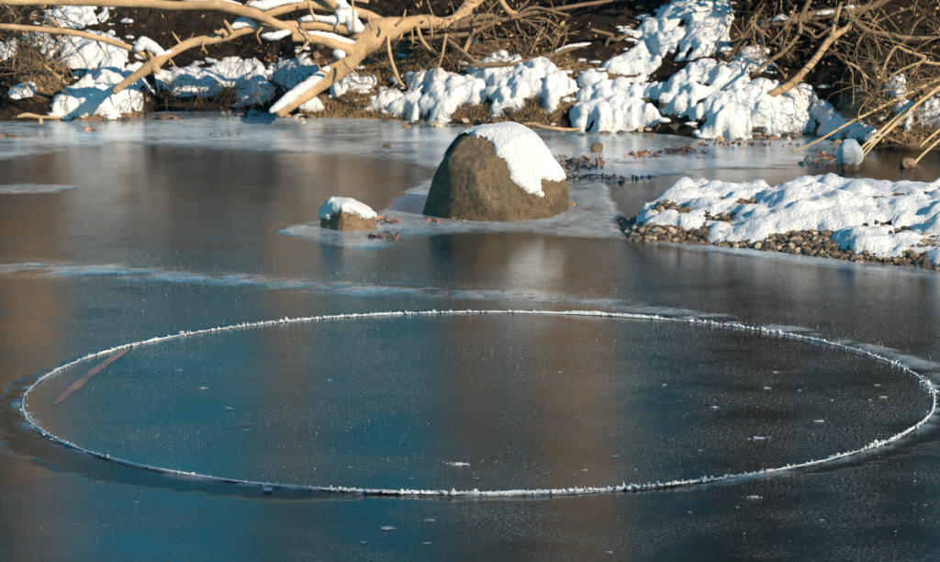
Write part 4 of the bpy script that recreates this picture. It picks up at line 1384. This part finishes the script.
def clump(px, py, sx, sy, n, label, pal, s0=.012, s1=.03, name='leaf_clump', lift=.004):
    P = np.array([gnd(px + RNG.normal(0, sx), py + RNG.normal(0, sy)) for _ in range(n)])
    d = np.hypot((proj(P)[0] - px) / sx, (proj(P)[1] - py) / sy)
    P[:, 2] += np.clip(1.4 - d, 0, 1.4) * .025 * RNG.random(n)
    return leaf_mesh(name, P, s0, s1, pal, label, lift, .5, 'stuff', 'leaves')


RED = [(.30, .13, .07), (.42, .20, .10), (.22, .10, .06), (.14, .08, .06)]
clump(386, 237, 6, 2.0, 26, 'small clump of reddish dead leaves on pale ice beside the small rock', RED)
clump(372, 238, 3, 1.2, 8, 'dark wet leaf scrap on pale ice just left of reddish leaves', [(.03, .03, .035), (.05, .04, .04)])
clump(385, 223, 9, 1.6, 22, 'flat reddish leaves trailing right from the small rock', RED)
clump(584, 164, 14, 3.5, 130, 'dark reddish-brown leaf heap frozen in ice right behind the boulder', RED + [(.10, .08, .09)])
clump(645, 156, 10, 2, 60, 'flat reddish leaf patch on pale ice behind the gravel bar', RED)
clump(684, 152, 12, 2.6, 90, 'bushier reddish-brown leaf patch on ice near large snow drift', RED)
clump(600, 179, 24, 1.6, 90, 'long dark leaf streak on ice between boulder and gravel bar', [(.08, .06, .05), (.14, .09, .06), (.05, .045, .045)])
clump(826, 160, 10, 4, 70, 'brown leaf heap against the tall snow-covered stone', RED + [(.2, .14, .08)])
clump(88, 131, 5, 1, 12, 'flat reddish leaf scrap on ice in front of big snow mound', RED)
clump(5, 137, 6, 1.2, 12, 'reddish leaf scrap on ice at far left edge', RED)
clump(430, 222, 6, .8, 14, 'reddish leaves along left foot of the boulder', RED)
clump(455, 222, 6, .8, 14, 'tan leaf scraps at front foot of the boulder', [(.45, .26, .14), (.5, .36, .24)])
clump(571, 206, 2.5, .7, 6, 'single orange leaf at right foot of the boulder', [(.5, .25, .1)])
clump(222, 137, 8, .8, 12, 'thin dark leaf streak on pale ice below shaded snow ledge', [(.12, .09, .07)])
clump(740, 146, 24, 1.2, 60, 'scattered brown leaf crumbs on ice below large snow drift', RED)


def frozen_in(pts, wpx, label, colr, name):
    """a flat blade of plant frozen into the top of the ice"""
    A = spline(pts, 8)
    C = np.array([gnd(a[0], a[1], .0035) for a in A])
    T = np.gradient(C, axis=0)
    S = np.c_[-T[:, 1], T[:, 0], np.zeros(len(T))]
    S /= np.linalg.norm(S, axis=1)[:, None]
    wv = np.sin(np.linspace(.15, math.pi - .15, len(C)))[:, None] ** .5 * wpx * .004 * (1 + .25 * vnoise(C * 20)[:, None])
    V = np.vstack([C - S * wv, C + [0, 0, .0003], C + S * wv])
    n = len(C)
    F = grid_faces(n, 3)
    o = mesh_obj(name, V, F, M_FROZEN, col=np.tile(np.array(colr), (len(V), 1)))
    return tag(o, label, 'leaf')


frozen_in([(54, 405), (75, 387), (100, 367), (127, 350)], 6, 'long pinkish-brown reed blade frozen in left of ice disc', (.62, .28, .20), 'frozen_reed')
frozen_in([(228, 428), (240, 425), (253, 423)], 9, 'short faint brown leaf frozen into ice disc', (.26, .16, .13), 'frozen_leaf')


# ------------------------------------------------------------------ leafy shrubs added out of view above the bank to shade its hollows
def shade_bush(c, rad, n, stems, label):  # added above the view so its leaves throw shade on the hollows
    c, rad = np.array(c, float), np.array(rad, float)
    base = c.copy()
    base[1] += rad[1] * .8
    base[2] = float(bank_z(np.array([base[0]]), np.array([base[1]]))[0])
    root = empty('shade_bush', base, label, 'bush', 'brown-leaved bushes added to shade the bank')
    t = Tubes()
    for _ in range(stems):
        e = c + rad * RNG.normal(0, .45, 3)
        m = (base + e) / 2 + RNG.normal(0, .12, 3)
        A = spline([base + RNG.normal(0, .1, 3) * [1, 1, .2], m, e], 5)
        t.add(A, np.linspace(.022, .006, len(A)), 6)
    t.build('stems', M_BARK, root)
    U = RNG.normal(size=(n, 3))
    U /= np.linalg.norm(U, axis=1)[:, None]
    P = c + U * rad * (RNG.random((n, 1)) ** .45)
    P = P[fbm(P, 2.2, 3, .6, 140) > -.12]
    P = P[P[:, 2] > 2.5 - P[:, 1] * .0677 + .10]
    o = leaf_mesh('crown', P, .03, .055, LDARK, None, 0, .9, None)
    o.parent = root
    o.matrix_parent_inverse = root.matrix_basis.inverted()
    return root


shade_bush((3.0, 22.9, 1.75), (1.3, .75, .8), 5200, 26, 'dense brown-leaved bush added for shade over right end of far bank')
shade_bush((1.95, 23.3, 1.5), (.55, .5, .42), 1300, 10, 'smaller brown-leaved bush added to shade the hollow in far bank')


# ------------------------------------------------------------------ trees of both banks (seen as reflections and shadows)
def grow_tree(h, r, seed, lean=0.0, first=.25, nlimb=26, up=.35):
    g = np.random.default_rng(seed)
    tr, cr, ends = Tubes(), Tubes(), []
    n = 14
    z = np.linspace(0, h, n)
    x = lean * z + np.cumsum(g.normal(0, .10, n)) * .6
    y = np.cumsum(g.normal(0, .10, n)) * .6
    C = np.c_[x - x[0], y - y[0], z - .3]
    rr = r * (1 - .9 * (z / h) ** .9) * (1 + .5 * np.exp(-z / .5))
    A = spline(np.c_[C, rr], 3)
    tr.add(A[:, :3], np.maximum(A[:, 3], .01), 10, .12, 2)

    def walk(p, d, L, m, wob):
        P = [p]
        for _ in range(m):
            d = d + g.normal(0, wob, 3) + [0, 0, .04]
            d = d / np.linalg.norm(d)
            P.append(P[-1] + d * L / m)
        return np.array(P)
    for q in range(nlimb):
        f = first + (1 - first) * (q + g.random()) / nlimb * .97
        p = np.array([np.interp(f * h - .3, C[:, 2], C[:, 0]), np.interp(f * h - .3, C[:, 2], C[:, 1]), f * h - .3])
        a = g.uniform(0, 6.28)
        L = h * (.40 * (1 - f) + .12) * g.uniform(.7, 1.2)
        P = walk(p, np.array([math.cos(a), math.sin(a), up + .5 * f]), L, 8, .14)
        r0 = r * (1 - .85 * f) * .42
        cr.add(P, np.linspace(r0, r0 * .2, len(P)), 6)
        for s in range(5):
            k = g.integers(2, 8)
            d = P[k] - P[k - 1]
            Q = walk(P[k], d / np.linalg.norm(d) + g.normal(0, .55, 3), L * g.uniform(.25, .5), 5, .18)
            r1 = r0 * .38
            cr.add(Q, np.linspace(r1, r1 * .25, len(Q)), 4)
            for u in range(4):
                k2 = g.integers(1, 5)
                d = Q[k2] - Q[k2 - 1]
                W = walk(Q[k2], d / np.linalg.norm(d) + g.normal(0, .6, 3), L * g.uniform(.12, .24), 3, .2)
                cr.add(W, np.linspace(r1 * .35, r1 * .12, len(W)), 3)
                ends += [W[-1], W[-2], W[1]]
    ends = np.array(ends)
    return tr, cr, ends


PROTO = []
for k, (h, r, ln) in enumerate([(14, .26, .02), (11, .18, -.03), (16, .42, .01)]):
    PROTO.append(grow_tree(h, r, 100 + k, ln))
_pm = {}


def put_tree(kind, loc, rz, sc, label, group):
    root = empty('bare_tree', loc, label, 'tree', group)
    root.rotation_euler = (0, 0, rz)
    root.scale = (sc, sc, sc)
    for nm, tb in zip(('trunk', 'crown'), PROTO[kind][:2]):
        if (kind, nm) not in _pm:
            o = mesh_obj(nm, np.vstack(tb.V), tb.F, M_TREE2 if kind == 2 and nm == 'trunk' else M_TREE)
            _pm[(kind, nm)] = o.data
        else:
            o = bpy.data.objects.new(nm, _pm[(kind, nm)])
            COL.objects.link(o)
        o.parent = root
    if kind == 1:                                        # leaves added to this kind to thicken the shade it casts
        if 'leaf' not in _pm:
            E = PROTO[1][2]
            o = leaf_mesh('leaves', E + RNG.normal(0, .08, E.shape), .07, .13, LDARK, None, 0, .9, None)
            _pm['leaf'] = o.data
        else:
            o = bpy.data.objects.new('leaves', _pm['leaf'])
            COL.objects.link(o)
        o.parent = root
    return root


FAR_TREES = [(548, 27.0, 2, 1.1), (18, 27.5, 2, .95), (285, 31, 2, .7), (452, 30, 2, .75), (735, 27.5, 0, .9), (800, 29, 0, 1.1), (868, 27, 0, .95), (915, 29, 0, 1.0), (1010, 28, 1, 1.1), (-70, 29, 2, 1.0), (700, 34, 1, 1.2),
             (770, 36, 0, 1.2), (850, 38, 1, 1.2), (960, 38, 0, 1.2), (500, 44, 0, 1.0), (-30, 38, 0, 1.1), (640, 40, 0, .9),
             (60, 46, 0, 0.52), (130, 43, 0, 0.46), (200, 48, 0, 0.55), (250, 44, 0, 0.46), (330, 47, 0, 0.52), (395, 44, 0, 0.48), (455, 48, 0, 0.54), (600, 45, 0, 0.48), (670, 47, 0, 0.54), (30, 50, 0, 0.56), (165, 52, 0, 0.54), (300, 52, 0, 0.56), (100, 49, 0, 0.55), (365, 50, 0, 0.55)]
for k, (px, Y, kind, sc) in enumerate(FAR_TREES):
    p = at(px, 0, Y)
    z = float(bank_z(np.array([p[0]]), np.array([Y]))[0])
    put_tree(kind, (p[0], Y, z), k * 1.9, sc, 'bare brown tree on top of the far bank, mirrored in the ice', 'bare trees on the far bank')
NEAR_TREES = [(6.0, 3.0, 1, .62, .4), (7.4, 1.2, 1, .75, 3.0), (17.7, 3.2, 1, 1.0, 2.0)]
for k, (x, y, kind, sc, rz) in enumerate(NEAR_TREES):
    z = float(np.interp(y, [-60, -6, 0, 3.2, 4.5], [3, 1.4, .9, .05, -.3]))
    put_tree(kind, (x, y, max(z, -.2)), rz, sc, 'tree on the near bank whose branches and added leaves dapple the ice with shade', 'trees on the near bank')
